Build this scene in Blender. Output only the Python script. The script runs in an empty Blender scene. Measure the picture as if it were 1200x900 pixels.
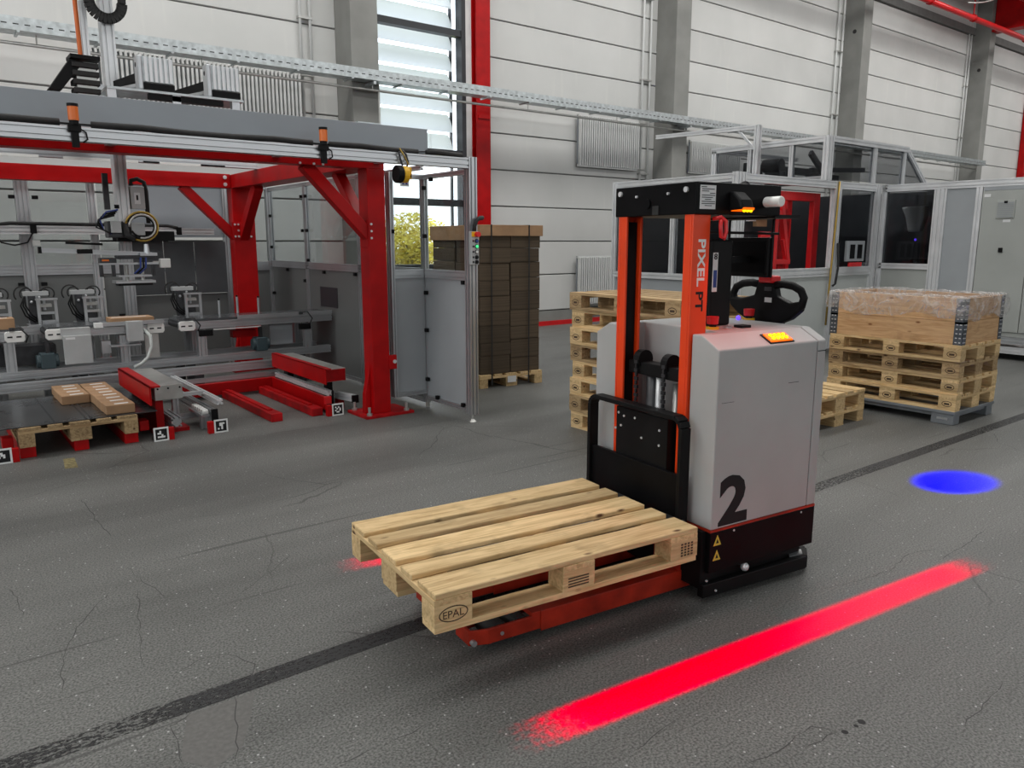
import bpy, math, random
from mathutils import Vector, Matrix
random.seed(7)
S = bpy.context.scene
COL = S.collection
PI = math.pi

# ------------------------------------------------------------------ camera
F_PX = 903.66
cam_d = bpy.data.cameras.new('camera')
cam = bpy.data.objects.new('camera', cam_d); COL.objects.link(cam)
cam_d.sensor_fit = 'HORIZONTAL'; cam_d.sensor_width = 36.0; cam_d.lens = 36.0 * F_PX / 1200.0
cam_d.clip_start = 0.05; cam_d.clip_end = 300
_r = Vector((0.791889, -0.610665, 0.000166)); _u = Vector((0.110762, 0.143899, 0.983374)); _f = Vector((0.600536, 0.778705, -0.181591))
cam.matrix_world = Matrix(((_r.x, _u.x, -_f.x, 0), (_r.y, _u.y, -_f.y, 0), (_r.z, _u.z, -_f.z, 1.57), (0, 0, 0, 1)))
S.camera = cam

# ------------------------------------------------------------------ world (overcast daylight outside the window)
wd = bpy.data.worlds.new('overcast'); S.world = wd; wd.use_nodes = True
bg = wd.node_tree.nodes['Background']; bg.inputs[0].default_value = (0.93, 0.97, 1.0, 1); bg.inputs[1].default_value = 4.0

# ------------------------------------------------------------------ roof lights of the hall, plus added side and front fill lights
def area(name, loc, sx, sy, watt, col=(1, 1, 1), rot=(0, 0, 0)):
    l = bpy.data.lights.new(name, 'AREA'); l.shape = 'RECTANGLE'; l.size = sx; l.size_y = sy; l.energy = watt; l.color = col
    o = bpy.data.objects.new(name, l); COL.objects.link(o); o.location = loc; o.rotation_euler = rot
    return o
area('roof_light', (12, 7.6, 8.62), 44, 1.8, 2000, (1.0, 0.99, 0.96))
area('roof_light', (12, 2.2, 8.62), 44, 1.8, 1350, (1.0, 0.99, 0.97))
area('roof_light', (12, -5.0, 8.62), 44, 1.8, 120, (0.97, 0.99, 1.0))
area('side_fill_light', (-8.85, 1.0, 3.6), 3.6, 18, 560, (0.93, 0.97, 1.0), (0, -PI / 2, 0))  # unseen fill added to brighten the left-facing sides
area('front_fill_light', (12, -12.85, 5.6), 40, 3.0, 1250, (0.97, 0.99, 1.0), (PI / 2, 0, 0))  # unseen fill added to brighten faces turned towards the camera side

# ------------------------------------------------------------------ exposure
vs = S.view_settings
vs.view_transform = 'Standard'; vs.look = 'None'; vs.exposure = -0.38; vs.gamma = 1.0; vs.use_curve_mapping = False

# ------------------------------------------------------------------ materials
def newmat(name):
    m = bpy.data.materials.new(name); m.use_nodes = True
    nt = m.node_tree; nt.nodes.clear()
    out = nt.nodes.new('ShaderNodeOutputMaterial'); b = nt.nodes.new('ShaderNodeBsdfPrincipled')
    nt.links.new(b.outputs[0], out.inputs[0])
    return m, nt, b, out
def N(nt, t, **kw):
    n = nt.nodes.new(t)
    for k, v in kw.items():
        if k.startswith('i_'):
            key = k[2:]; key = int(key) if key.isdigit() else key
            n.inputs[key].default_value = v
        else: setattr(n, k, v)
    return n
def ramp(nt, stops):
    r = nt.nodes.new('ShaderNodeValToRGB'); cr = r.color_ramp
    while len(cr.elements) > 1: cr.elements.remove(cr.elements[0])
    cr.elements[0].position = stops[0][0]; cr.elements[0].color = (*stops[0][1], 1)
    for p, c in stops[1:]:
        e = cr.elements.new(p); e.color = (*c, 1)
    return r
MAT = {}
def pbr(name, col, rough=0.5, metal=0.0, var=0.06, scale=6.0, bump=0.0, spec=0.5, bscale=60, emit=None, es=0.0, coat=0.0):
    m, nt, b, out = newmat(name)
    L = nt.links.new
    tc = N(nt, 'ShaderNodeTexCoord'); oi = N(nt, 'ShaderNodeObjectInfo')
    ad = N(nt, 'ShaderNodeVectorMath', operation='ADD'); L(tc.outputs['Object'], ad.inputs[0]); L(oi.outputs['Location'], ad.inputs[1])
    no = N(nt, 'ShaderNodeTexNoise', i_Scale=scale, i_Detail=5.0); L(ad.outputs[0], no.inputs['Vector'])
    lo = tuple(max(0, c * (1 - var * 2.2)) for c in col); hi = tuple(min(1, c * (1 + var * 2.2)) for c in col)
    r = ramp(nt, [(0.25, lo), (0.75, hi)]); L(no.outputs['Fac'], r.inputs[0]); L(r.outputs[0], b.inputs['Base Color'])
    b.inputs['Metallic'].default_value = metal; b.inputs['Specular IOR Level'].default_value = spec
    b.inputs['Coat Weight'].default_value = coat
    mr = N(nt, 'ShaderNodeMapRange'); mr.inputs[3].default_value = max(0.03, rough - 0.08); mr.inputs[4].default_value = min(1, rough + 0.08)
    L(no.outputs['Fac'], mr.inputs[0]); L(mr.outputs[0], b.inputs['Roughness'])
    if bump:
        n2 = N(nt, 'ShaderNodeTexNoise', i_Scale=bscale, i_Detail=4.0); L(ad.outputs[0], n2.inputs['Vector'])
        bp = N(nt, 'ShaderNodeBump', i_Strength=bump, i_Distance=0.01); L(n2.outputs['Fac'], bp.inputs['Height']); L(bp.outputs[0], b.inputs['Normal'])
    if emit:
        b.inputs['Emission Color'].default_value = (*emit, 1); b.inputs['Emission Strength'].default_value = es
    MAT[name] = m
    return m

pbr('alu', (0.50, 0.515, 0.53), 0.34, 0.75, 0.05, 3)
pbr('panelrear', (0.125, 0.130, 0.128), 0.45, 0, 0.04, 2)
pbr('alu_bright', (0.68, 0.69, 0.70), 0.33, 0.35, 0.05, 4)
pbr('steel', (0.50, 0.50, 0.48), 0.38, 0.75, 0.08, 9)
pbr('galv', (0.52, 0.56, 0.57), 0.42, 0.7, 0.12, 14)
pbr('red', (0.40, 0.002, 0.003), 0.42, 0, 0.10, 5, spec=0.22)
pbr('red_worn', (0.36, 0.004, 0.006), 0.5, 0, 0.22, 9, spec=0.22)
pbr('brightred', (0.62, 0.012, 0.015), 0.35)
pbr('orange', (0.80, 0.055, 0.004), 0.38, 0, 0.05, 4)
pbr('forkred', (0.34, 0.022, 0.008), 0.45, 0, 0.2, 9, spec=0.3)
pbr('black', (0.006, 0.006, 0.0065), 0.5, 0, 0.2, 9, spec=0.15)
pbr('blackgloss', (0.005, 0.005, 0.0055), 0.38, 0, 0.2, 5, spec=0.08)
pbr('rubber', (0.016, 0.016, 0.016), 0.75, 0, 0.2, 20)
pbr('darkmetal', (0.045, 0.046, 0.05), 0.4, 0.5, 0.2, 12)
pbr('agvgrey', (0.40, 0.405, 0.40), 0.48, 0, 0.05, 2.2, bump=0.02, bscale=250)
pbr('greypaint', (0.27, 0.295, 0.32), 0.45, 0, 0.04, 2)
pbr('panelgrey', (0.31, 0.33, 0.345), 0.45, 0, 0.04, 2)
pbr('panellight', (0.46, 0.485, 0.47), 0.5, 0, 0.04, 2)
pbr('cabinet', (0.36, 0.375, 0.355), 0.5, 0, 0.04, 2)
pbr('boxgrey', (0.42, 0.43, 0.43), 0.5, 0, 0.04, 6)
pbr('white', (0.78, 0.79, 0.78), 0.5, 0, 0.03, 6)
pbr('whiteplastic', (0.80, 0.80, 0.77), 0.3, 0, 0.03, 6)
pbr('paper', (0.70, 0.71, 0.71), 0.8, 0, 0.04, 8)
pbr('print', (0.012, 0.012, 0.013), 0.7, spec=0.3)
pbr('smokedoor', (0.075, 0.08, 0.085), 0.22, 0.1, 0.1, 2)
pbr('yellow', (0.75, 0.42, 0.01), 0.4)
pbr('yellowtag', (0.70, 0.50, 0.06), 0.6)
pbr('teal', (0.04, 0.065, 0.075), 0.5, 0.1)
pbr('blue', (0.02, 0.05, 0.25), 0.4)
pbr('cableorange', (0.60, 0.13, 0.02), 0.5)
pbr('fadedyellow', (0.20, 0.165, 0.075), 0.8, 0, 0.3, 40)
pbr('brass', (0.45, 0.30, 0.07), 0.35, 0.8)
pbr('frame_dark', (0.035, 0.037, 0.042), 0.4, 0.2)
pbr('slipsheet', (0.028, 0.029, 0.030), 0.28, 0, 0.35, 3)
pbr('cardboard', (0.36, 0.215, 0.115), 0.85, 0, 0.08, 7)
pbr('plinth', (0.18, 0.195, 0.21), 0.5, 0.1, 0.08, 6)
pbr('hinge', (0.10, 0.115, 0.135), 0.42, 0.6, 0.2, 20)
pbr('concretecol', (0.235, 0.236, 0.222), 0.8, 0, 0.10, 1.6, bump=0.06)
pbr('radiator', (0.66, 0.67, 0.66), 0.4, 0, 0.03, 3)
pbr('ceilingdark', (0.22, 0.22, 0.22), 0.8)
pbr('hallwall', (0.28, 0.28, 0.275), 0.8)
pbr('joint', (0.17, 0.17, 0.165), 0.9)
pbr('soil', (0.20, 0.22, 0.09), 0.9)
pbr('bark', (0.08, 0.06, 0.04), 0.9)
pbr('stampink', (0.075, 0.045, 0.025), 0.9)
pbr('lamp_orange', (0.55, 0.12, 0.006), 0.3, emit=(1.0, 0.16, 0.0), es=0.10)
pbr('led_orange', (1.0, 0.2, 0.0), 0.3, emit=(1.0, 0.12, 0.0), es=1.4)
pbr('led_yellow', (1.0, 0.7, 0.0), 0.3, emit=(1.0, 0.55, 0.0), es=2.5)
pbr('led_red', (1.0, 0.1, 0.02), 0.3, emit=(1.0, 0.05, 0.01), es=2.0)
pbr('led_green', (0.1, 0.9, 0.3), 0.3, emit=(0.05, 1.0, 0.3), es=1.2)
pbr('led_blue', (0.15, 0.1, 1.0), 0.3, emit=(0.12, 0.05, 1.0), es=2.0)

def glass(name, tint, refl=0.06, trans=0.9, rough=0.02):
    m = bpy.data.materials.new(name); m.use_nodes = True; nt = m.node_tree; nt.nodes.clear(); L = nt.links.new
    out = N(nt, 'ShaderNodeOutputMaterial'); tr = N(nt, 'ShaderNodeBsdfTransparent'); tr.inputs[0].default_value = (*[c * trans for c in tint], 1)
    gl = N(nt, 'ShaderNodeBsdfGlossy'); gl.inputs['Roughness'].default_value = rough; gl.inputs[0].default_value = (0.9, 0.93, 0.95, 1)
    lw = N(nt, 'ShaderNodeLayerWeight', i_Blend=0.12)
    mr = N(nt, 'ShaderNodeMapRange'); mr.inputs[3].default_value = refl; mr.inputs[4].default_value = 0.30; L(lw.outputs['Fresnel'], mr.inputs[0])
    mx = N(nt, 'ShaderNodeMixShader'); L(mr.outputs[0], mx.inputs[0]); L(tr.outputs[0], mx.inputs[1]); L(gl.outputs[0], mx.inputs[2]); L(mx.outputs[0], out.inputs[0])
    MAT[name] = m
glass('glass_clear', (0.95, 0.97, 0.96), 0.02, 0.95)
glass('glass_smoke', (0.62, 0.63, 0.64), 0.02, 1.0)
glass('glass_shaded', (0.80, 0.82, 0.82), 0.03, 1.0)  # clear panels: tint stands in for the shade on the wall behind
glass('window_glass', (0.96, 0.98, 1.0), 0.02, 0.97)

def film_mat():
    m = bpy.data.materials.new('film'); m.use_nodes = True; nt = m.node_tree; nt.nodes.clear(); L = nt.links.new
    out = N(nt, 'ShaderNodeOutputMaterial'); tr = N(nt, 'ShaderNodeBsdfTransparent'); tr.inputs[0].default_value = (0.93, 0.93, 0.93, 1)
    pr = N(nt, 'ShaderNodeBsdfPrincipled'); pr.inputs['Base Color'].default_value = (0.72, 0.69, 0.67, 1); pr.inputs['Roughness'].default_value = 0.16
    tc = N(nt, 'ShaderNodeTexCoord'); no = N(nt, 'ShaderNodeTexNoise', i_Scale=9.0, i_Detail=4.0, i_Distortion=1.5); L(tc.outputs['Object'], no.inputs['Vector'])
    r = ramp(nt, [(0.40, (0.16,) * 3), (0.70, (0.52,) * 3)]); L(no.outputs['Fac'], r.inputs[0])
    bp = N(nt, 'ShaderNodeBump', i_Strength=0.9, i_Distance=0.03); L(no.outputs['Fac'], bp.inputs['Height']); L(bp.outputs[0], pr.inputs['Normal'])
    mx = N(nt, 'ShaderNodeMixShader'); L(r.outputs[0], mx.inputs[0]); L(tr.outputs[0], mx.inputs[1]); L(pr.outputs[0], mx.inputs[2]); L(mx.outputs[0], out.inputs[0])
    MAT['film'] = m
film_mat()

def wood(name, light, dark, knot):
    m, nt, b, out = newmat(name); L = nt.links.new
    tc = N(nt, 'ShaderNodeTexCoord'); oi = N(nt, 'ShaderNodeObjectInfo')
    sc = N(nt, 'ShaderNodeVectorMath', operation='SCALE'); sc.inputs[0].default_value = (37.0, 11.0, 23.0); L(oi.outputs['Random'], sc.inputs['Scale'])
    ad = N(nt, 'ShaderNodeVectorMath', operation='ADD'); L(tc.outputs['Object'], ad.inputs[0]); L(sc.outputs[0], ad.inputs[1])
    mp = N(nt, 'ShaderNodeMapping'); mp.inputs['Scale'].default_value = (2.2, 26, 26); L(ad.outputs[0], mp.inputs[0])
    n1 = N(nt, 'ShaderNodeTexNoise', i_Scale=1.6, i_Detail=6.0, i_Distortion=1.2); L(mp.outputs[0], n1.inputs['Vector'])
    r1 = ramp(nt, [(0.30, dark), (0.58, light), (0.8, tuple(min(1, c * 1.12) for c in light))]); L(n1.outputs['Fac'], r1.inputs[0])
    # knots and stains
    mp2 = N(nt, 'ShaderNodeMapping'); mp2.inputs['Scale'].default_value = (5, 11, 11); L(ad.outputs[0], mp2.inputs[0])
    vo = N(nt, 'ShaderNodeTexVoronoi', i_Scale=1.0); L(mp2.outputs[0], vo.inputs['Vector'])
    r2 = ramp(nt, [(0.05, (1, 1, 1)), (0.14, (0, 0, 0))]); L(vo.outputs['Distance'], r2.inputs[0])
    mx = N(nt, 'ShaderNodeMix', data_type='RGBA'); L(r2.outputs[0], mx.inputs[0]); L(r1.outputs[0], mx.inputs[6]); mx.inputs[7].default_value = (*knot, 1)
    n3 = N(nt, 'ShaderNodeTexNoise', i_Scale=7.0, i_Detail=4.0); L(ad.outputs[0], n3.inputs['Vector'])
    r3 = ramp(nt, [(0.58, (0, 0, 0)), (0.75, (0.42, 0.42, 0.42))]); L(n3.outputs['Fac'], r3.inputs[0])
    mx2 = N(nt, 'ShaderNodeMix', data_type='RGBA'); L(r3.outputs[0], mx2.inputs[0]); L(mx.outputs[2], mx2.inputs[6]); mx2.inputs[7].default_value = (*[c * 0.45 for c in dark], 1)
    hv = N(nt, 'ShaderNodeHueSaturation'); mr = N(nt, 'ShaderNodeMapRange'); mr.inputs[3].default_value = 0.78; mr.inputs[4].default_value = 1.15
    L(oi.outputs['Random'], mr.inputs[0]); L(mr.outputs[0], hv.inputs['Value']); L(mx2.outputs[2], hv.inputs['Color'])
    L(hv.outputs[0], b.inputs['Base Color']); b.inputs['Roughness'].default_value = 0.75; b.inputs['Specular IOR Level'].default_value = 0.25
    bp = N(nt, 'ShaderNodeBump', i_Strength=0.35, i_Distance=0.004); L(n1.outputs['Fac'], bp.inputs['Height']); L(bp.outputs[0], b.inputs['Normal'])
    MAT[name] = m
wood('wood', (0.69, 0.50, 0.265), (0.47, 0.31, 0.14), (0.10, 0.045, 0.02))
wood('wood_old', (0.44, 0.31, 0.165), (0.25, 0.16, 0.08), (0.08, 0.04, 0.02))
wood('wood_collar', (0.60, 0.38, 0.20), (0.46, 0.26, 0.12), (0.20, 0.08, 0.03))

def floor_mat():
    m, nt, b, out = newmat('floor_concrete'); L = nt.links.new
    tc = N(nt, 'ShaderNodeTexCoord'); P = tc.outputs['Object']
    n1 = N(nt, 'ShaderNodeTexNoise', i_Scale=0.55, i_Detail=8.0, i_Roughness=0.62); L(P, n1.inputs['Vector'])
    r1 = ramp(nt, [(0.28, (0.096, 0.098, 0.092)), (0.50, (0.127, 0.128, 0.121)), (0.74, (0.156, 0.156, 0.147))]); L(n1.outputs['Fac'], r1.inputs[0])
    # fine grain
    n2 = N(nt, 'ShaderNodeTexNoise', i_Scale=120.0, i_Detail=4.0); L(P, n2.inputs['Vector'])
    r2 = ramp(nt, [(0.34, (0.42,) * 3), (0.64, (1.46,) * 3)]); L(n2.outputs['Fac'], r2.inputs[0])
    mu = N(nt, 'ShaderNodeMix', data_type='RGBA', blend_type='MULTIPLY'); mu.inputs[0].default_value = 1; L(r1.outputs[0], mu.inputs[6]); L(r2.outputs[0], mu.inputs[7])
    # tyre and dirt streaks running along the aisle
    mp = N(nt, 'ShaderNodeMapping'); mp.inputs['Scale'].default_value = (0.35, 3.4, 1); mp.inputs['Rotation'].default_value = (0, 0, 0.12); L(P, mp.inputs[0])
    n3 = N(nt, 'ShaderNodeTexNoise', i_Scale=1.0, i_Detail=7.0, i_Distortion=0.6); L(mp.outputs[0], n3.inputs['Vector'])
    r3 = ramp(nt, [(0.33, (0.84,) * 3), (0.55, (1.0,) * 3), (0.78, (1.08,) * 3)]); L(n3.outputs['Fac'], r3.inputs[0])
    mu2 = N(nt, 'ShaderNodeMix', data_type='RGBA', blend_type='MULTIPLY'); mu2.inputs[0].default_value = 1; L(mu.outputs[2], mu2.inputs[6]); L(r3.outputs[0], mu2.inputs[7])
    # thin cracks: edges of a distorted voronoi, broken up by noise
    nw = N(nt, 'ShaderNodeTexNoise', i_Scale=1.3, i_Detail=5.0); L(P, nw.inputs['Vector'])
    mxv = N(nt, 'ShaderNodeMix', data_type='RGBA'); mxv.inputs[0].default_value = 0.22; L(P, mxv.inputs[6]); L(nw.outputs['Color'], mxv.inputs[7])
    vo = N(nt, 'ShaderNodeTexVoronoi', feature='DISTANCE_TO_EDGE', i_Scale=0.75); L(mxv.outputs[2], vo.inputs['Vector'])
    r4 = ramp(nt, [(0.0, (1, 1, 1)), (0.0035, (0, 0, 0))]); L(vo.outputs['Distance'], r4.inputs[0])
    nb = N(nt, 'ShaderNodeTexNoise', i_Scale=0.9, i_Detail=2.0); L(P, nb.inputs['Vector'])
    r5 = ramp(nt, [(0.50, (0, 0, 0)), (0.60, (0.75,) * 3)]); L(nb.outputs['Fac'], r5.inputs[0])
    mc = N(nt, 'ShaderNodeMath', operation='MULTIPLY'); L(r4.outputs[0], mc.inputs[0]); L(r5.outputs[0], mc.inputs[1])
    mx = N(nt, 'ShaderNodeMix', data_type='RGBA'); L(mc.outputs[0], mx.inputs[0]); L(mu2.outputs[2], mx.inputs[6]); mx.inputs[7].default_value = (0.022, 0.022, 0.021, 1)
    # scratches: two families of thin stretched lines
    last = mx.outputs[2]
    for ang, sc, thr, colr in ((0.9, (0.5, 22, 1), 0.735, (0.035, 0.035, 0.034)), (-0.5, (0.4, 26, 1), 0.755, (0.15, 0.15, 0.145)), (2.0, (0.45, 24, 1), 0.745, (0.03, 0.03, 0.03))):
        mp2 = N(nt, 'ShaderNodeMapping'); mp2.inputs['Scale'].default_value = sc; mp2.inputs['Rotation'].default_value = (0, 0, ang); L(P, mp2.inputs[0])
        ns = N(nt, 'ShaderNodeTexNoise', i_Scale=1.0, i_Detail=1.0); L(mp2.outputs[0], ns.inputs['Vector'])
        rs = ramp(nt, [(thr, (0, 0, 0)), (thr + 0.02, (0.6,) * 3)]); L(ns.outputs['Fac'], rs.inputs[0])
        ms = N(nt, 'ShaderNodeMix', data_type='RGBA'); L(rs.outputs[0], ms.inputs[0]); L(last, ms.inputs[6]); ms.inputs[7].default_value = (*colr, 1); last = ms.outputs[2]
    # pale grit
    vg = N(nt, 'ShaderNodeTexVoronoi', i_Scale=30.0); L(P, vg.inputs['Vector'])
    rg = ramp(nt, [(0.085, (1, 1, 1)), (0.13, (0, 0, 0))]); L(vg.outputs['Distance'], rg.inputs[0])
    sg = N(nt, 'ShaderNodeSeparateColor'); L(vg.outputs['Color'], sg.inputs[0])
    gt = N(nt, 'ShaderNodeMath', operation='GREATER_THAN'); gt.inputs[1].default_value = 0.6; L(sg.outputs[0], gt.inputs[0])
    gm = N(nt, 'ShaderNodeMath', operation='MULTIPLY'); L(rg.outputs[0], gm.inputs[0]); L(gt.outputs[0], gm.inputs[1])
    mg = N(nt, 'ShaderNodeMix', data_type='RGBA'); L(gm.outputs[0], mg.inputs[0]); L(last, mg.inputs[6]); mg.inputs[7].default_value = (0.45, 0.45, 0.44, 1)
    L(mg.outputs[2], b.inputs['Base Color'])
    rr = N(nt, 'ShaderNodeMapRange'); rr.inputs[3].default_value = 0.36; rr.inputs[4].default_value = 0.68; L(n1.outputs['Fac'], rr.inputs[0]); L(rr.outputs[0], b.inputs['Roughness'])
    b.inputs['Specular IOR Level'].default_value = 0.4
    bp = N(nt, 'ShaderNodeBump', i_Strength=0.12, i_Distance=0.003); L(n2.outputs['Fac'], bp.inputs['Height']); L(bp.outputs[0], b.inputs['Normal'])
    MAT['floor'] = m
floor_mat()

def wallpanel_mat():
    m, nt, b, out = newmat('wall_panel_paint'); L = nt.links.new
    tc = N(nt, 'ShaderNodeTexCoord'); oi = N(nt, 'ShaderNodeObjectInfo')
    ad = N(nt, 'ShaderNodeVectorMath', operation='ADD'); L(tc.outputs['Object'], ad.inputs[0]); L(oi.outputs['Location'], ad.inputs[1])
    n1 = N(nt, 'ShaderNodeTexNoise', i_Scale=0.7, i_Detail=5.0); L(ad.outputs[0], n1.inputs['Vector'])
    r1 = ramp(nt, [(0.3, (0.56, 0.565, 0.55)), (0.7, (0.65, 0.65, 0.635))]); L(n1.outputs['Fac'], r1.inputs[0])
    mp = N(nt, 'ShaderNodeMapping'); mp.inputs['Scale'].default_value = (6, 6, 0.8); L(ad.outputs[0], mp.inputs[0])
    n2 = N(nt, 'ShaderNodeTexNoise', i_Scale=1.0, i_Detail=4.0); L(mp.outputs[0], n2.inputs['Vector'])
    r2 = ramp(nt, [(0.62, (0, 0, 0)), (0.75, (0.35,) * 3)]); L(n2.outputs['Fac'], r2.inputs[0])
    rv = N(nt, 'ShaderNodeMapRange'); rv.inputs[3].default_value = 0.93; rv.inputs[4].default_value = 1.04; L(oi.outputs['Random'], rv.inputs[0])
    mx = N(nt, 'ShaderNodeMix', data_type='RGBA'); L(r2.outputs[0], mx.inputs[0]); L(r1.outputs[0], mx.inputs[6]); mx.inputs[7].default_value = (0.70, 0.70, 0.66, 1)
    hv = N(nt, 'ShaderNodeHueSaturation'); L(rv.outputs[0], hv.inputs['Value']); L(mx.outputs[2], hv.inputs['Color']); L(hv.outputs[0], b.inputs['Base Color'])
    b.inputs['Roughness'].default_value = 0.7
    MAT['wallpanel'] = m
wallpanel_mat()

def tape_mat():
    m = bpy.data.materials.new('worn_tape'); m.use_nodes = True; nt = m.node_tree; nt.nodes.clear(); L = nt.links.new
    out = N(nt, 'ShaderNodeOutputMaterial'); tr = N(nt, 'ShaderNodeBsdfTransparent')
    pr = N(nt, 'ShaderNodeBsdfPrincipled'); pr.inputs['Base Color'].default_value = (0.020, 0.020, 0.021, 1); pr.inputs['Roughness'].default_value = 0.6
    tc = N(nt, 'ShaderNodeTexCoord'); mp = N(nt, 'ShaderNodeMapping'); mp.inputs['Scale'].default_value = (22, 50, 1); L(tc.outputs['Object'], mp.inputs[0])
    n1 = N(nt, 'ShaderNodeTexNoise', i_Scale=1.6, i_Detail=6.0, i_Roughness=0.7); L(mp.outputs[0], n1.inputs['Vector'])
    n2 = N(nt, 'ShaderNodeTexNoise', i_Scale=0.9, i_Detail=2.0); L(tc.outputs['Object'], n2.inputs['Vector'])
    ad = N(nt, 'ShaderNodeMath', operation='MULTIPLY_ADD'); ad.inputs[1].default_value = 0.55; L(n2.outputs['Fac'], ad.inputs[0]); L(n1.outputs['Fac'], ad.inputs[2])
    r = ramp(nt, [(0.77, (0.97,) * 3), (0.86, (0.05,) * 3)]); L(ad.outputs[0], r.inputs[0])
    mx = N(nt, 'ShaderNodeMixShader'); L(r.outputs[0], mx.inputs[0]); L(tr.outputs[0], mx.inputs[1]); L(pr.outputs[0], mx.inputs[2]); L(mx.outputs[0], out.inputs[0])
    MAT['tape'] = m
tape_mat()

def blank_mat():   # stacked carton blanks: fine horizontal sheet edges
    m, nt, b, out = newmat('carton_blanks'); L = nt.links.new
    tc = N(nt, 'ShaderNodeTexCoord'); oi = N(nt, 'ShaderNodeObjectInfo')
    mp = N(nt, 'ShaderNodeMapping'); mp.inputs['Scale'].default_value = (0.6, 0.6, 120); L(tc.outputs['Object'], mp.inputs[0])
    n1 = N(nt, 'ShaderNodeTexNoise', i_Scale=1.0, i_Detail=3.0); L(mp.outputs[0], n1.inputs['Vector'])
    r1 = ramp(nt, [(0.3, (0.052, 0.037, 0.024)), (0.7, (0.115, 0.082, 0.050))]); L(n1.outputs['Fac'], r1.inputs[0])
    hv = N(nt, 'ShaderNodeHueSaturation'); mr = N(nt, 'ShaderNodeMapRange'); mr.inputs[3].default_value = 0.8; mr.inputs[4].default_value = 1.15; L(oi.outputs['Random'], mr.inputs[0])
    L(mr.outputs[0], hv.inputs['Value']); L(r1.outputs[0], hv.inputs['Color']); L(hv.outputs[0], b.inputs['Base Color']); b.inputs['Roughness'].default_value = 0.9
    bp = N(nt, 'ShaderNodeBump', i_Strength=0.5, i_Distance=0.004); L(n1.outputs['Fac'], bp.inputs['Height']); L(bp.outputs[0], b.inputs['Normal'])
    MAT['blanks'] = m
blank_mat()

def leaf_mat(name, c1, c2):
    m, nt, b, out = newmat(name); L = nt.links.new
    tc = N(nt, 'ShaderNodeTexCoord'); no = N(nt, 'ShaderNodeTexNoise', i_Scale=3.0, i_Detail=3.0); L(tc.outputs['Object'], no.inputs['Vector'])
    r = ramp(nt, [(0.35, c1), (0.65, c2)]); L(no.outputs['Fac'], r.inputs[0]); L(r.outputs[0], b.inputs['Base Color']); b.inputs['Roughness'].default_value = 0.6
    b.inputs['Subsurface Weight'].default_value = 0.0
    MAT[name] = m
def louvre_mat():
    m = bpy.data.materials.new('louvre'); m.use_nodes = True; nt = m.node_tree; nt.nodes.clear(); L = nt.links.new
    out = N(nt, 'ShaderNodeOutputMaterial'); d = N(nt, 'ShaderNodeBsdfDiffuse'); d.inputs[0].default_value = (0.75, 0.77, 0.78, 1); t = N(nt, 'ShaderNodeBsdfTranslucent'); t.inputs[0].default_value = (0.80, 0.83, 0.85, 1)
    mx = N(nt, 'ShaderNodeMixShader'); mx.inputs[0].default_value = 0.5; L(d.outputs[0], mx.inputs[1]); L(t.outputs[0], mx.inputs[2]); L(mx.outputs[0], out.inputs[0]); MAT['louvre'] = m
louvre_mat()
leaf_mat('leaf_yellow', (0.62, 0.50, 0.04), (0.95, 0.82, 0.14))
leaf_mat('leaf_green', (0.10, 0.16, 0.06), (0.26, 0.33, 0.14))

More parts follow.
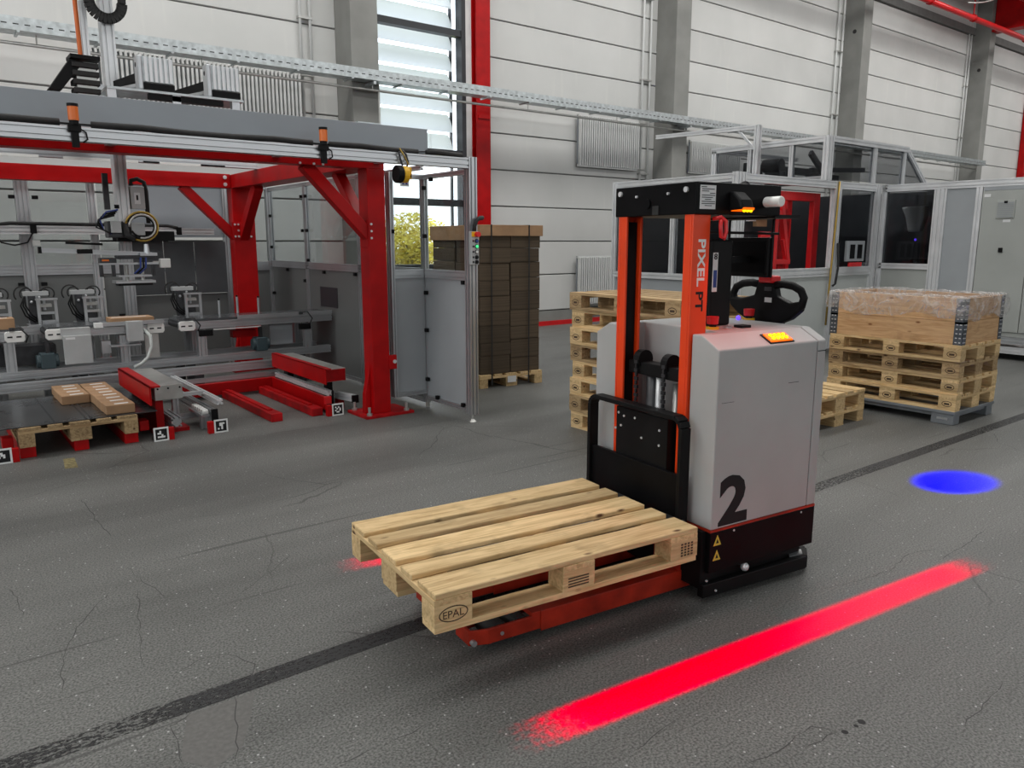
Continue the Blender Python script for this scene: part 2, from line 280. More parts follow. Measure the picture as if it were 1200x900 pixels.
# ------------------------------------------------------------------ mesh builder
class MB:
    def __init__(s, off=(0, 0, 0)):
        s.v = []; s.f = []; s.o = Vector(off)
    def _add(s, vs, fs):
        n = len(s.v); s.v += [tuple(Vector(p) - s.o) for p in vs]; s.f += [tuple(i + n for i in f) for f in fs]; return s
    def box(s, x0, x1, y0, y1, z0, z1):
        return s._add([(x0, y0, z0), (x1, y0, z0), (x1, y1, z0), (x0, y1, z0), (x0, y0, z1), (x1, y0, z1), (x1, y1, z1), (x0, y1, z1)],
                      [(0, 3, 2, 1), (4, 5, 6, 7), (0, 1, 5, 4), (1, 2, 6, 5), (2, 3, 7, 6), (3, 0, 4, 7)])
    def prism(s, pts, ext):   # planar polygon of 3D points extruded along vector ext
        e = Vector(ext); a = [Vector(p) for p in pts]; n = len(a)
        nor = Vector((0, 0, 0))
        for i in range(n): nor += a[i].cross(a[(i + 1) % n])
        if nor.dot(e) > 0: a.reverse()
        v = a + [p + e for p in a]
        return s._add(v, [tuple(range(n)), tuple(range(2 * n - 1, n - 1, -1))] + [(i, i + n, (i + 1) % n + n, (i + 1) % n) for i in range(n)])
    def cyl(s, p0, p1, r, n=12, r1=None):
        p0 = Vector(p0); p1 = Vector(p1); d = (p1 - p0).normalized(); r1 = r if r1 is None else r1
        a = d.orthogonal().normalized(); b = d.cross(a)
        v = [p0 + (a * math.cos(2 * PI * i / n) + b * math.sin(2 * PI * i / n)) * r for i in range(n)] + [p1 + (a * math.cos(2 * PI * i / n) + b * math.sin(2 * PI * i / n)) * r1 for i in range(n)]
        return s._add(v, [tuple(range(n - 1, -1, -1)), tuple(range(n, 2 * n))] + [(i, (i + 1) % n, (i + 1) % n + n, i + n) for i in range(n)])
    def tube(s, pts, r, n=7):
        P = [Vector(p) for p in pts]; v = []; k = len(P); ref = None
        for i, p in enumerate(P):
            t = (P[min(i + 1, k - 1)] - P[max(i - 1, 0)]).normalized()
            if ref is None: ref = t.orthogonal().normalized()
            a = (ref - t * ref.dot(t))
            a = a.normalized() if a.length > 1e-6 else t.orthogonal().normalized()
            ref = a; b = t.cross(a)
            v += [p + (a * math.cos(2 * PI * j / n) + b * math.sin(2 * PI * j / n)) * r for j in range(n)]
        f = [tuple(range(n - 1, -1, -1)), tuple(range((k - 1) * n, k * n))]
        for i in range(k - 1):
            for j in range(n): f.append((i * n + j, i * n + (j + 1) % n, (i + 1) * n + (j + 1) % n, (i + 1) * n + j))
        return s._add(v, f)
    def bar(s, p0, p1, w, h, up=(0, 0, 1)):   # rectangular bar, w sideways, h along up
        p0 = Vector(p0); p1 = Vector(p1); d = (p1 - p0).normalized(); u = Vector(up); u = (u - d * u.dot(d)).normalized(); sd = d.cross(u)
        q = [sd * (-w / 2) + u * (-h / 2), sd * (w / 2) + u * (-h / 2), sd * (w / 2) + u * (h / 2), sd * (-w / 2) + u * (h / 2)]
        return s.prism([p0 + x for x in q], p1 - p0)
    def prof(s, p0, p1, w, h, up=(0, 0, 1), pitch=0.042, sw=0.007):   # slotted aluminium profile
        p0 = Vector(p0); p1 = Vector(p1); d = (p1 - p0).normalized(); u = Vector(up); u = (u - d * u.dot(d)).normalized(); sd = d.cross(u)
        def side(L):
            n = max(1, round(L / pitch)); st = L / n; o = []
            for i in range(n):
                c = (i + 0.5) * st; o += [(c - sw, 0), (c - sw, min(0.014, w * 0.3, h * 0.3)), (c + sw, min(0.014, w * 0.3, h * 0.3)), (c + sw, 0)]
            return o
        pts = []
        for (ox, oy, dx, dy, L) in ((-w / 2, -h / 2, 1, 0, w), (w / 2, -h / 2, 0, 1, h), (w / 2, h / 2, -1, 0, w), (-w / 2, h / 2, 0, -1, h)):
            pts.append((ox, oy))
            for (t, k) in side(L): pts.append((ox + dx * t - dy * k, oy + dy * t + dx * k))
        return s.prism([p0 + sd * a + u * b for a, b in pts], p1 - p0)
    def grid(s, fn, nu, nv):
        v = [fn(i / nu, j / nv) for i in range(nu + 1) for j in range(nv + 1)]
        return s._add(v, [(i * (nv + 1) + j, (i + 1) * (nv + 1) + j, (i + 1) * (nv + 1) + j + 1, i * (nv + 1) + j + 1) for i in range(nu) for j in range(nv)])
    def sphere(s, c, r, n=10, m=6, sc=(1, 1, 1)):
        c = Vector(c); v = []
        for i in range(1, m):
            t = PI * i / m
            for j in range(n): v.append(c + Vector((math.sin(t) * math.cos(2 * PI * j / n) * sc[0], math.sin(t) * math.sin(2 * PI * j / n) * sc[1], math.cos(t) * sc[2])) * r)
        v += [c + Vector((0, 0, r * sc[2])), c - Vector((0, 0, r * sc[2]))]; a = len(v) - 2; b = a + 1; f = []
        for i in range(m - 2):
            for j in range(n): f.append((i * n + j, (i + 1) * n + j, (i + 1) * n + (j + 1) % n, i * n + (j + 1) % n))
        for j in range(n): f += [(a, j, (j + 1) % n), (b, (m - 2) * n + (j + 1) % n, (m - 2) * n + j)]
        return s._add(v, f)
    def mesh(s, name, mat, smooth=False):
        me = bpy.data.meshes.new(name); me.from_pydata(s.v, [], s.f); me.update()
        if mat: me.materials.append(MAT[mat])
        if smooth:
            for p in me.polygons: p.use_smooth = True
        return me
    def build(s, name, mat, parent=None, bevel=0, smooth=False, seg=2):
        return link(name, s.mesh(name, mat, smooth), parent, bevel, seg)
def link(name, me, parent=None, bevel=0, seg=2):
    o = bpy.data.objects.new(name, me); COL.objects.link(o)
    if parent: o.parent = parent
    if bevel:
        md = o.modifiers.new('bevel', 'BEVEL'); md.width = bevel; md.segments = seg; md.limit_method = 'ANGLE'; md.angle_limit = 0.6
    return o
def tag(o, label, cat, group=None, kind=None):
    if label: o['label'] = label
    if cat: o['category'] = cat
    if group: o['group'] = group
    if kind: o['kind'] = kind
    return o
def empty(name, loc, rz=0.0, label=None, cat=None, group=None):
    o = bpy.data.objects.new(name, None); COL.objects.link(o); o.location = loc; o.rotation_euler = (0, 0, rz); o.empty_display_size = 0.1
    tag(o, label, cat, group); return o
def text(name, s, mat, parent, origin, xdir, ydir, w=None, h=None, off=0.0, bold=0.0):
    """flat lettering: lower-left corner at origin, reading along xdir, letters upright along ydir"""
    cu = bpy.data.curves.new(name, 'FONT'); cu.body = s; cu.size = 1.0; cu.offset = bold; cu.resolution_u = 3; cu.extrude = 0.0005
    t = bpy.data.objects.new(name, cu); COL.objects.link(t)
    dg = bpy.context.evaluated_depsgraph_get(); me = bpy.data.meshes.new_from_object(t.evaluated_get(dg)); bpy.data.objects.remove(t); bpy.data.curves.remove(cu)
    xs = [v.co.x for v in me.vertices]; ys = [v.co.y for v in me.vertices]
    x0, x1, y0, y1 = min(xs), max(xs), min(ys), max(ys)
    sx = (w / (x1 - x0)) if w else None; sy = (h / (y1 - y0)) if h else None
    sx = sx or sy; sy = sy or sx
    X = Vector(xdir).normalized(); Y = Vector(ydir).normalized(); Z = X.cross(Y); O = Vector(origin)
    zs = max(v.co.z for v in me.vertices) or 1
    for v in me.vertices:
        p = O + X * ((v.co.x - x0) * sx) + Y * ((v.co.y - y0) * sy) + Z * (off + (v.co.z / zs) * 0.0006); v.co = p
    me.materials.clear(); me.materials.append(MAT[mat]); me.name = name
    return link(name, me, parent)

# ================================================================== SETTING
XL, XR, YF, YB, ZC = -9.0, 36.0, -13.0, 11.2, 8.8
fl = MB().box(XL, XR, YF, YB + 0.3, -0.2, 0).build('floor', 'floor'); tag(fl, 'dark grey scuffed concrete hall floor', 'floor', kind='structure')
tag(MB().box(XL, XR, YF, YB + 0.4, ZC, ZC + 0.2).build('ceiling', 'ceilingdark'), 'dark hall ceiling', 'ceiling', kind='structure')
tag(MB().box(XL - 0.2, XL, YF, YB + 0.4, 0, ZC).build('wall_left', 'hallwall'), 'plain left hall wall', 'wall', kind='structure')
tag(MB().box(XR, XR + 0.2, YF, YB + 0.4, 0, ZC).build('wall_right', 'hallwall'), 'plain right hall wall', 'wall', kind='structure')
tag(MB().box(XL, XR, YF - 0.2, YF, 0, ZC).build('wall_front', 'hallwall'), 'plain front hall wall', 'wall', kind='structure')
# invented window frames around the two added fill lights; kerbs of the roof lights
w2 = empty('fill_frame_front', (12, -12.95, 4.1)); tag(w2, 'invented strip window around the front fill light', 'window', kind='structure')
MB((12, -12.95, 4.1)).box(-8.1, 32.1, -12.99, -12.80, 4.0, 4.1).build('sill', 'frame_dark', w2); MB((12, -12.95, 4.1)).box(-8.1, 32.1, -12.99, -12.80, 7.1, 7.2).build('head', 'frame_dark', w2)
for k in range(9): MB((12, -12.95, 4.1)).box(-8.1 + k * 5.0, -8.0 + k * 5.0, -12.83, -12.80, 4.1, 7.1).build('mullion', 'frame_dark', w2)
MB((12, -12.95, 4.1)).box(-8.0, 32.0, -12.97, -12.95, 4.1, 7.1).build('pane', 'white', w2)
w3 = empty('fill_frame_side', (-8.95, 1, 1.8)); tag(w3, 'invented strip window around the side fill light', 'window', kind='structure')
MB((-8.95, 1, 1.8)).box(-8.99, -8.80, -8.1, 10.1, 1.7, 1.8).build('sill', 'frame_dark', w3); MB((-8.95, 1, 1.8)).box(-8.99, -8.80, -8.1, 10.1, 5.4, 5.5).build('head', 'frame_dark', w3)
for k in range(5): MB((-8.95, 1, 1.8)).box(-8.83, -8.80, -8.1 + k * 4.5, -8.0 + k * 4.5, 1.8, 5.4).build('mullion', 'frame_dark', w3)
MB((-8.95, 1, 1.8)).box(-8.97, -8.95, -8.0, 10.0, 1.8, 5.4).build('pane', 'white', w3)
for y in (7.6, 2.2, -5.0):
    w4 = empty('window_4', (12, y, 8.6)); tag(w4, 'long roof light strip in the hall ceiling', 'window', 'roof light strips', kind='structure')
    for s_ in (-1, 1): MB((12, y, 8.6)).box(-8.98, 34.05, y + s_ * 0.95 - 0.05, y + s_ * 0.95 + 0.05, 8.6, 8.8).build('kerb', 'frame_dark', w4)

# back wall: backing with a window opening, panels in front
WX0, WX1, WZ0, WZ1 = 5.80, 7.72, 0.0, 6.9
wb = MB()
wb.box(XL, WX0, YB + 0.03, YB + 0.3, 0, ZC); wb.box(WX1, XR, YB + 0.03, YB + 0.3, 0, ZC); wb.box(WX0, WX1, YB + 0.03, YB + 0.3, WZ1, ZC); wb.box(WX0, WX1, YB + 0.03, YB + 0.3, 0, 0.28)
wall = wb.build('wall_back', 'joint'); tag(wall, 'back wall of pale horizontal concrete panels between pillars', 'wall', kind='structure')
zj = [0.285 + 0.0] + [0.96 + 0.6155 * i for i in range(0, 12)]
zj = [0.285, 0.96, 1.575, 2.185, 2.807, 3.42, 4.035, 4.65, 5.26, 5.88, 6.50, 7.12, 7.70]
bays = [(XL, -1.65), (-1.2, 5.34), (8.05, 12.29), (12.72, 19.15), (19.55, 26.3), (26.7, XR)]
pan_cache = {}
for bx0, bx1 in bays:
    for i in range(len(zj) - 1):
        w = bx1 - bx0; h = zj[i + 1] - zj[i] - 0.022
        key = (round(w, 3), round(h, 3))
        if key not in pan_cache: pan_cache[key] = MB().box(-w / 2, w / 2, 0, 0.045, -h / 2, h / 2).mesh('panel', 'wallpanel')
        o = link('panel', pan_cache[key], wall, 0.006, 1); o.location = ((bx0 + bx1) / 2, YB, zj[i] + 0.011 + h / 2)
    MB().box(bx0, bx1, YB - 0.012, YB + 0.04, 0.085, 0.275).build('plinth_strip', 'concretecol', wall)
    tag(MB().box(bx0, bx1, YB - 0.03, YB + 0.02, 0, 0.085).build('skirting_strip', 'brightred', wall), None, None)
    MB().box(bx0, bx1, YB - 0.06, YB + 0.05, 7.72, ZC).build('upper_band', 'wallpanel', wall)
    MB().box(bx0, bx1, YB - 0.085, YB + 0.05, 7.70, 7.90).build('ledge', 'joint', wall)
# concrete pillars
for X0, X1 in ((-1.65, -1.2), (5.34, 5.78), (12.29, 12.72), (19.13, 19.52), (26.3, 26.68)):
    c = MB().box(X0, X1, 10.70, YB + 0.1, 0, ZC).build('concrete_pillar', 'concretecol', None, 0.012); tag(c, None, None, kind='structure')
    c['label'] = 'square grey concrete pillar standing proud of the panelled back wall'
    c['group'] = 'concrete pillars along the back wall'; c['category'] = 'pillar'
    MB().cyl((X0 - 0.004, 10.93, 6.68), (X0 + 0.01, 10.93, 6.68), 0.05, 14).build('lifting_socket', 'rubber', c)
# red steel post beside the window
rp = empty('red_steel_post', (7.9, 11.1, 0), 0, 'tall red steel post between the louvred window and the panelled wall', 'post')
MB((7.9, 11.1, 0)).box(7.76, 8.04, 11.02, 11.05, 0, ZC).box(7.76, 8.04, 11.15, 11.18, 0, ZC).box(7.885, 7.915, 11.05, 11.15, 0, ZC).build('flange', 'red', rp)
MB((7.9, 11.1, 0)).box(7.78, 8.02, 11.0, 11.02, 3.60, 3.66).build('splice_plate', 'red', rp)
rp2 = empty('red_steel_post', (31.0, 11.1, 0), 0, 'red steel post at the far right end of the back wall', 'post')
MB((31, 11.1, 0)).box(30.7, 31.1, 11.0, 11.18, 0, ZC).build('flange', 'red', rp2)
# window
win = empty('window_1', (6.8, 11.25, 0)); tag(win, 'tall narrow window with grey slats outside and a yellow tree below', 'window', kind='structure')
o = (6.8, 11.25, 0)
wf = MB(o)
wf.box(5.80, 6.03, 11.2, 11.34, 0.28, 6.9)
wf.box(7.56, 7.64, 11.16, 11.34, 0.28, 6.9)
wf.build('side_frame', 'frame_dark', win)
MB(o).box(7.64, 7.76, 11.17, 11.36, 0, ZC).build('reveal', 'white', win)
MB(o).box(5.78, 6.04, 11.36, 11.5, 0, ZC).build('reveal', 'white', win)
for z, hh in ((1.15, 0.09), (2.21, 0.11), (3.02, 0.10), (4.92, 0.10), (6.80, 0.10), (0.33, 0.1)):
    MB(o).box(6.03, 7.56, 11.18, 11.32, z - hh / 2, z + hh / 2).build('transom', 'frame_dark', win)
for za, zb in ((0.38, 1.105), (1.195, 2.155), (2.265, 2.97), (3.07, 4.87), (4.97, 6.75)):
    MB(o).box(6.03, 7.56, 11.245, 11.255, za, zb).build('pane', 'window_glass', win)
def slat_fn(u, v): 
    t = v * 2 - 1
    return (u * 1.62, 0.075 * t - 0.03 * (1 - t * t), 0.155 * t)
sl = MB().grid(slat_fn, 1, 8).mesh('slat', 'louvre', True)
bl = empty('external_louvre', (6.0, 11.62, 0), 0, 'pale angled louvre slats outside the tall window', 'louvre')
for k in range(11):
    q = link('slat', sl, bl); q.location = (0, 0, 3.23 + k * 0.33)
MB().box(-0.03, 0.0, -0.03, 0.03, 0, 6.9).box(1.62, 1.65, -0.03, 0.03, 0, 6.9).build('guide_rail', 'frame_dark', bl)

# outside: ground, yellow shrub and green tree
tag(MB().box(-5, 30, 11.52, 60, -0.4, -0.25).build('lawn', 'soil'), 'lawn outside the window', 'lawn', kind='structure')
def tree(name, loc, h, r, n, mat, label, cat, seed, sc):
    rnd = random.Random(seed); e = empty(name, loc, 0, label, cat)
    tm = MB().cyl((0, 0, -0.3), (0, 0, h * 0.6), 0.09, 8, 0.04)
    for k in range(7):
        a = rnd.uniform(0, 6.28); tm.cyl((0, 0, h * (0.25 + 0.05 * k)), (math.cos(a) * r * 0.6, math.sin(a) * r * 0.6, h * (0.5 + 0.06 * k)), 0.035, 5, 0.012)
    tm.build('trunk', 'bark', e)
    m = MB()
    for k in range(n):
        d = Vector((rnd.gauss(0, 1), rnd.gauss(0, 1), rnd.gauss(0, 1))).normalized() * (rnd.random() ** 0.45)
        c = Vector((d.x * r, d.y * r, h * 0.58 + d.z * h * 0.42))
        a = Vector((rnd.gauss(0, 1), rnd.gauss(0, 1), rnd.gauss(0, 1))).normalized(); b = a.orthogonal().normalized(); s = sc * rnd.uniform(0.6, 1.3)
        m._add([c + a * s, c + b * s * 0.45, c - a * s, c - b * s * 0.45], [(0, 1, 2, 3)])
    f = m.build('foliage', mat, e); f['kind'] = 'stuff'
tree('shrub', (10.2, 17.4, -0.2), 2.5, 1.25, 5200, 'leaf_yellow', 'yellow leaved shrub seen through the low window', 'shrub', 3, 0.075)
tree('tree', (10.2, 21.5, -0.2), 4.3, 0.9, 500, 'leaf_green', 'grey green tree behind the yellow shrub outside the window', 'tree', 5, 0.08)

# cable tray + pipe along the wall
ct = empty('cable_tray', (4, 10.55, 3.9), 0, 'long perforated galvanised cable tray running along the back wall', 'cable tray')
o = (4, 10.55, 3.9); tX0, tX1 = -4.0, 26.2
t = MB(o); t.box(tX0, tX1, 10.42, 10.66, 3.842, 3.846); t.build('tray_floor', 'galv', ct)
t = MB(o)
t.box(tX0, tX1, 10.418, 10.422, 3.842, 3.985); t.box(tX0, tX1, 10.422, 10.437, 3.98, 3.985); t.box(tX0, tX1, 10.655, 10.66, 3.842, 3.985)
t.build('tray_side', 'galv', ct)
t = MB(o); k = tX0
while k < tX1: t.box(k, k + 0.055, 10.4165, 10.418, 3.90, 3.912); k += 0.11
q = t.build('perforation', 'rubber', ct); q['kind'] = 'stuff'
for k in range(37):
    MB(o).box(tX0 + 0.4 + k * 0.8, tX0 + 0.43 + k * 0.8, 10.42, 10.70, 3.825, 3.842).build('rung', 'galv', ct)
for x in (5.56, 12.5, -1.4): MB(o).box(x - 0.02, x + 0.02, 10.42, 10.70, 3.79, 3.83).build('bracket', 'galv', ct)
pp = empty('steel_pipe', (4, 10.6, 3.75), 0, 'thin steel pipe running just below the cable tray', 'pipe')
MB((4, 10.6, 3.75)).cyl((-4, 10.58, 3.735), (26.0, 10.58, 3.735), 0.019, 8).build('pipe_run', 'steel', pp, smooth=True)
for x in (1.4, 3.2, 5.6, 8.5, 10.6, 12.5): MB((4, 10.6, 3.75)).cyl((x, 10.58, 3.735), (x, 10.58, 3.843), 0.008, 6).build('hanger', 'steel', pp)
MB((4, 10.6, 3.75)).cyl((5.7, 10.58, 3.735), (5.7, 10.58, 3.2), 0.016, 8).build('drop_pipe', 'steel', pp)

# conduits up the wall
for xx, lab in (((4.78, 4.93), 'left of the first pillar'), ((11.85, 12.06), 'left of the second pillar'), ((18.75, 18.98), 'left of the third pillar'), ((25.95, 26.13), 'left of the fourth pillar')):
    cd = empty('conduit_pair', (xx[0], 11.14, 0), 0, 'pair of pale vertical conduits on the wall ' + lab, 'conduit')
    for x in xx:
        MB((xx[0], 11.14, 0)).cyl((x, 11.15, 2.2 if xx[0] > 11 else 3.1), (x, 11.15, ZC), 0.022, 8).build('conduit', 'radiator', cd, smooth=True)
    for z in (2.9, 4.7, 6.2): MB((xx[0], 11.14, 0)).box(xx[0] - 0.03, xx[1] + 0.03, 11.12, 11.2, z, z + 0.03).build('clip', 'steel', cd)
# radiators
def radiator(x0, x1, z0, z1, label, n):
    e = empty('panel_radiator', ((x0 + x1) / 2, 11.1, z0), 0, label, 'radiator', 'ribbed white wall radiators'); o = ((x0 + x1) / 2, 11.1, z0)
    m = MB().box(-0.014, 0.014, -0.03, 0.03, 0, z1 - z0 - 0.06).mesh('fin', 'radiator')
    for i in range(n):
        q = link('fin', m, e); q.location = (x0 - o[0] + (i + 0.5) * (x1 - x0) / n, -0.02, 0.03)
    MB(o).box(x0, x1, 11.09, 11.14, z0, z0 + 0.045).build('header_tube', 'radiator', e); MB(o).box(x0, x1, 11.09, 11.14, z1 - 0.045, z1).build('header_tube', 'radiator', e)
    MB(o).box(x0, x1, 11.125, 11.14, z0, z1).build('back_sheet', 'greypaint', e)
    MB(o).cyl((x1, 11.11, z0 + 0.03), (x1 + 0.22, 11.11, z0 + 0.03), 0.014, 6).cyl((x1, 11.11, z1 - 0.03), (x1 + 0.22, 11.11, z1 - 0.03), 0.014, 6).build('supply_pipe', 'steel', e)
    for x in (x0 + 0.2, x1 - 0.2): MB(o).box(x - 0.02, x + 0.02, 11.13, 11.2, z0 + 0.1, z1 - 0.1).build('wall_bracket', 'steel', e)
radiator(2.0, 4.72, 2.93, 3.95, 'wide white ribbed radiator high on the wall behind the grey gantry beam', 48)
radiator(10.12, 11.72, 2.96, 3.90, 'white ribbed radiator high on the wall right of the red post', 28)
radiator(13.3, 15.0, 3.0, 3.68, 'white ribbed radiator high on the wall behind the machine gantry', 30)
radiator(10.15, 11.75, 0.35, 1.30, 'white ribbed radiator low on the wall behind the leaning pallet stack', 28)

# roof steel, sprinkler pipe
rb = empty('roof_girder', (25, 9, 8), 0, 'dark red steel roof girder at the top right corner', 'girder')
MB((25, 9, 8)).box(26.3, 26.7, -12, 10.68, 7.72, 7.78).box(26.46, 26.54, -12, 10.68, 7.78, 8.75).box(26.3, 26.7, -12, 10.68, 8.72, 8.8).build('beam', 'red', rb)
MB((25, 9, 8)).box(22.6, 26.3, 9.3, 9.5, 8.1, 8.35).build('purlin', 'red', rb)
sp = empty('sprinkler_pipe', (22, 10.0, 7.5), 0, 'bright red sprinkler pipe below the roof at the top right', 'pipe')
MB((22, 10.0, 7.5)).cyl((10, 10.0, 7.47), (34, 10.0, 7.50), 0.075, 12).build('pipe_run', 'brightred', sp, smooth=True)
for x in (20.9, 23.4, 27.0):
    MB((22, 10.0, 7.5)).cyl((x, 10.0, 7.5), (x, 10.0, 8.8), 0.018, 6).build('hanger', 'red', sp)
    MB((22, 10.0, 7.5)).cyl((x - 0.04, 10.0, 7.49), (x + 0.04, 10.0, 7.49), 0.10, 12).build('coupling', 'red', sp, smooth=True)
MB((22, 10.0, 7.5)).tube([(27.3, 10, 7.5), (27.3, 9.9, 7.9), (27.3, 9.7, 8.1), (27.3, 9.5, 8.1), (27.3, 9.4, 7.9)], 0.035, 8).build('drop_bend', 'black', sp, smooth=True)
cb = empty('ceiling_cable', (24, 9.4, 7.9), 0, 'loose grey cables curving under the roof at the top right', 'cable')
for dz in (0, 0.12):
    MB((24, 9.4, 7.9)).tube([(22.3 + i * 0.45, 9.7, 7.62 + dz + 0.06 * i + 0.012 * i * i) for i in range(12)], 0.02, 6).build('cable', 'steel', cb, smooth=True)

# ================================================================== PALLETS
def boardmesh(name, lx, ly, lz, mat, wane=0.0, seed=0, nseg=10):
    rnd = random.Random(seed); m = MB(); n = nseg if wane else 1
    v = []; f = []
    for i in range(n + 1):
        x = -lx / 2 + lx * i / n; a = wane * rnd.uniform(0, 1) ** 2; b = wane * rnd.uniform(0, 1) ** 2
        v += [(x, -ly / 2 + a * 0.3, -lz / 2), (x, ly / 2 - b * 0.3, -lz / 2), (x, ly / 2 - b * 0.5, lz / 2), (x, -ly / 2 + a * 0.5, lz / 2)]
    f.append((3, 2, 1, 0)); f.append((n * 4, n * 4 + 1, n * 4 + 2, n * 4 + 3))
    for i in range(n):
        for j in range(4): f.append((i * 4 + j, i * 4 + (j + 1) % 4, (i + 1) * 4 + (j + 1) % 4, (i + 1) * 4 + j))
    m._add(v, f); return m.mesh(name, mat)
PM = {}
for wd_ in ('wood', 'wood_old'):
    PM[wd_] = dict(
        wide=[boardmesh('deck_board', 1.2, 0.145, 0.022, wd_, 0.010, s) for s in (1, 2, 3)], nar=[boardmesh('deck_board', 1.2, 0.100, 0.022, wd_, 0.008, s) for s in (4, 5)],
        cross=boardmesh('cross_board', 0.8, 0.145, 0.022, wd_), blk=boardmesh('block', 0.145, 0.145, 0.078, wd_), blks=boardmesh('block', 0.145, 0.100, 0.078, wd_),
        botw=boardmesh('bottom_board', 1.2, 0.145, 0.022, wd_, 0.006, 8), botn=boardmesh('bottom_board', 1.2, 0.100, 0.022, wd_, 0.010, 9))
def oval(cx, cz, rx, rz, t, y, n=20):
    m = MB(); v = []
    for i in range(n):
        a = 2 * PI * i / n; v += [(cx + math.cos(a) * rx, y, cz + math.sin(a) * rz), (cx + math.cos(a) * (rx - t), y, cz + math.sin(a) * (rz - t))]
    return m._add(v, [(2 * i, 2 * ((i + 1) % n), 2 * ((i + 1) % n) + 1, 2 * i + 1) for i in range(n)])
STAMP = oval(0, 0, 0.042, 0.026, 0.006, 0).box(-0.022, 0.022, -0.0002, 0, -0.010, 0.008).mesh('brand_stamp', 'stampink')
def pallet(loc, rz, label, group=None, mat='wood', stamps=True, jitter=0.0, big=False, name='euro_pallet'):
    rnd = random.Random(hash((round(loc[0], 2), round(loc[2], 3))) & 0xffff)
    e = empty(name, loc, rz, label, 'pallet', group); M = PM[mat]
    def put(nm, me, x, y, z, r=0.0, bev=0.0015):
        q = link(nm, me, e, bev, 1); q.location = (x + rnd.uniform(-1, 1) * jitter, y, z); q.rotation_euler = (0, 0, r + rnd.uniform(-1, 1) * jitter * 0.4); return q
    ys = [-0.3275, -0.1638, 0.0, 0.1638, 0.3275]
    for i, y in enumerate(ys): put('deck_board', (M['wide'][i // 2] if i % 2 == 0 else M['nar'][i // 2]), 0, y, 0.133, 0, 0.003 if big else 0.0015)
    for x in (-0.5275, 0, 0.5275): put('cross_board', M['cross'], x, 0, 0.111, PI / 2)
    for x in (-0.5275, 0, 0.5275):
        for y in (-0.35, 0, 0.35):
            b = put('block', M['blk'] if y == 0 else M['blks'], x, y, 0.061)
            if stamps and y != 0:
                s = 1 if y > 0 else -1
                st = link('brand_stamp', STAMP, b); st.location = (0.0, s * 0.0508, 0.002)
                if s > 0: st.rotation_euler = (0, 0, PI)
    for y, k in ((-0.35, 'botn'), (0, 'botw'), (0.35, 'botn')): put('bottom_board', M[k], 0, y, 0.011)
    return e
A = -0.110551446  # heading of the truck in the building frame
def a2b(x, y, z=0.0):   # truck-aligned coordinates -> building coordinates
    return (x * math.cos(A) - y * math.sin(A), x * math.sin(A) + y * math.cos(A), z)

# pallet carried by the truck
p0 = pallet(a2b(1.0256 + 0.6, 2.1833 + 0.4, 0.267), A, 'bare wooden pallet carried in front of the grey truck', None, 'wood', False, 0.003, True)
EPAL = []
for ch in [c for c in p0.children if c.name.startswith('block')]:
    x, y, z = ch.location
    if y < -0.3:
        if x < -0.3:
            s = MB(); s = oval(0, 0, 0.056, 0.029, 0.0045, -0.0505, 28); s.build('stamp_ring', 'stampink', ch)
            text('stamp_lettering', 'EPAL', 'stampink', ch, (-0.040, -0.0505, -0.013), (1, 0, 0), (0, 0, 1), w=0.080, h=0.026)
        elif x < 0.3:
            s = MB()
            for k in range(4): s.box(-0.05, 0.045, -0.0507, -0.0502, -0.026 + k * 0.011, -0.0205 + k * 0.011 )
            s.build('faded_print', 'stampink', ch)
        else:
            s = MB()
            for k in range(5):
                for j in range(4): s.box(-0.02 + j * 0.018, -0.008 + j * 0.018, -0.0507, -0.0502, -0.028 + k * 0.012, -0.020 + k * 0.012)
            s.build('faded_print', 'stampink', ch)

# leaning stack of eight pallets behind the truck
cst = Vector((4.765, 4.235, 0))
names8 = ['lowest pallet of the tall stack behind the truck mast', 'second pallet up in the tall stack behind the mast', 'third pallet up in the tall stack behind the mast', 'fourth pallet up in the tall stack behind the mast',
          'fifth pallet up in the tall stack behind the mast', 'sixth pallet up in the tall stack behind the mast', 'seventh pallet up, just below the top of the tall stack', 'topmost pallet of the tall stack behind the truck mast']
for i in range(8):
    dx, dy, dr = random.uniform(-0.02, 0.02), random.uniform(-0.02, 0.02), random.uniform(-0.02, 0.02)
    e = pallet((cst.x + dx, cst.y + dy, 0.1443 * i), PI / 2 + dr, names8[i], 'eight pallets in the tall stack', 'wood' if i % 3 != 1 else 'wood_old', True, 0.002)

# low pair of pallets
for i, lab in enumerate(('lower of the two pallets beside the truck, under the slatted one', 'upper of two low pallets beside the right stack')):
    pallet((6.21, 4.02, 0.1443 * i), PI / 2, lab, 'two low pallets beside the truck', 'wood', True, 0.003)

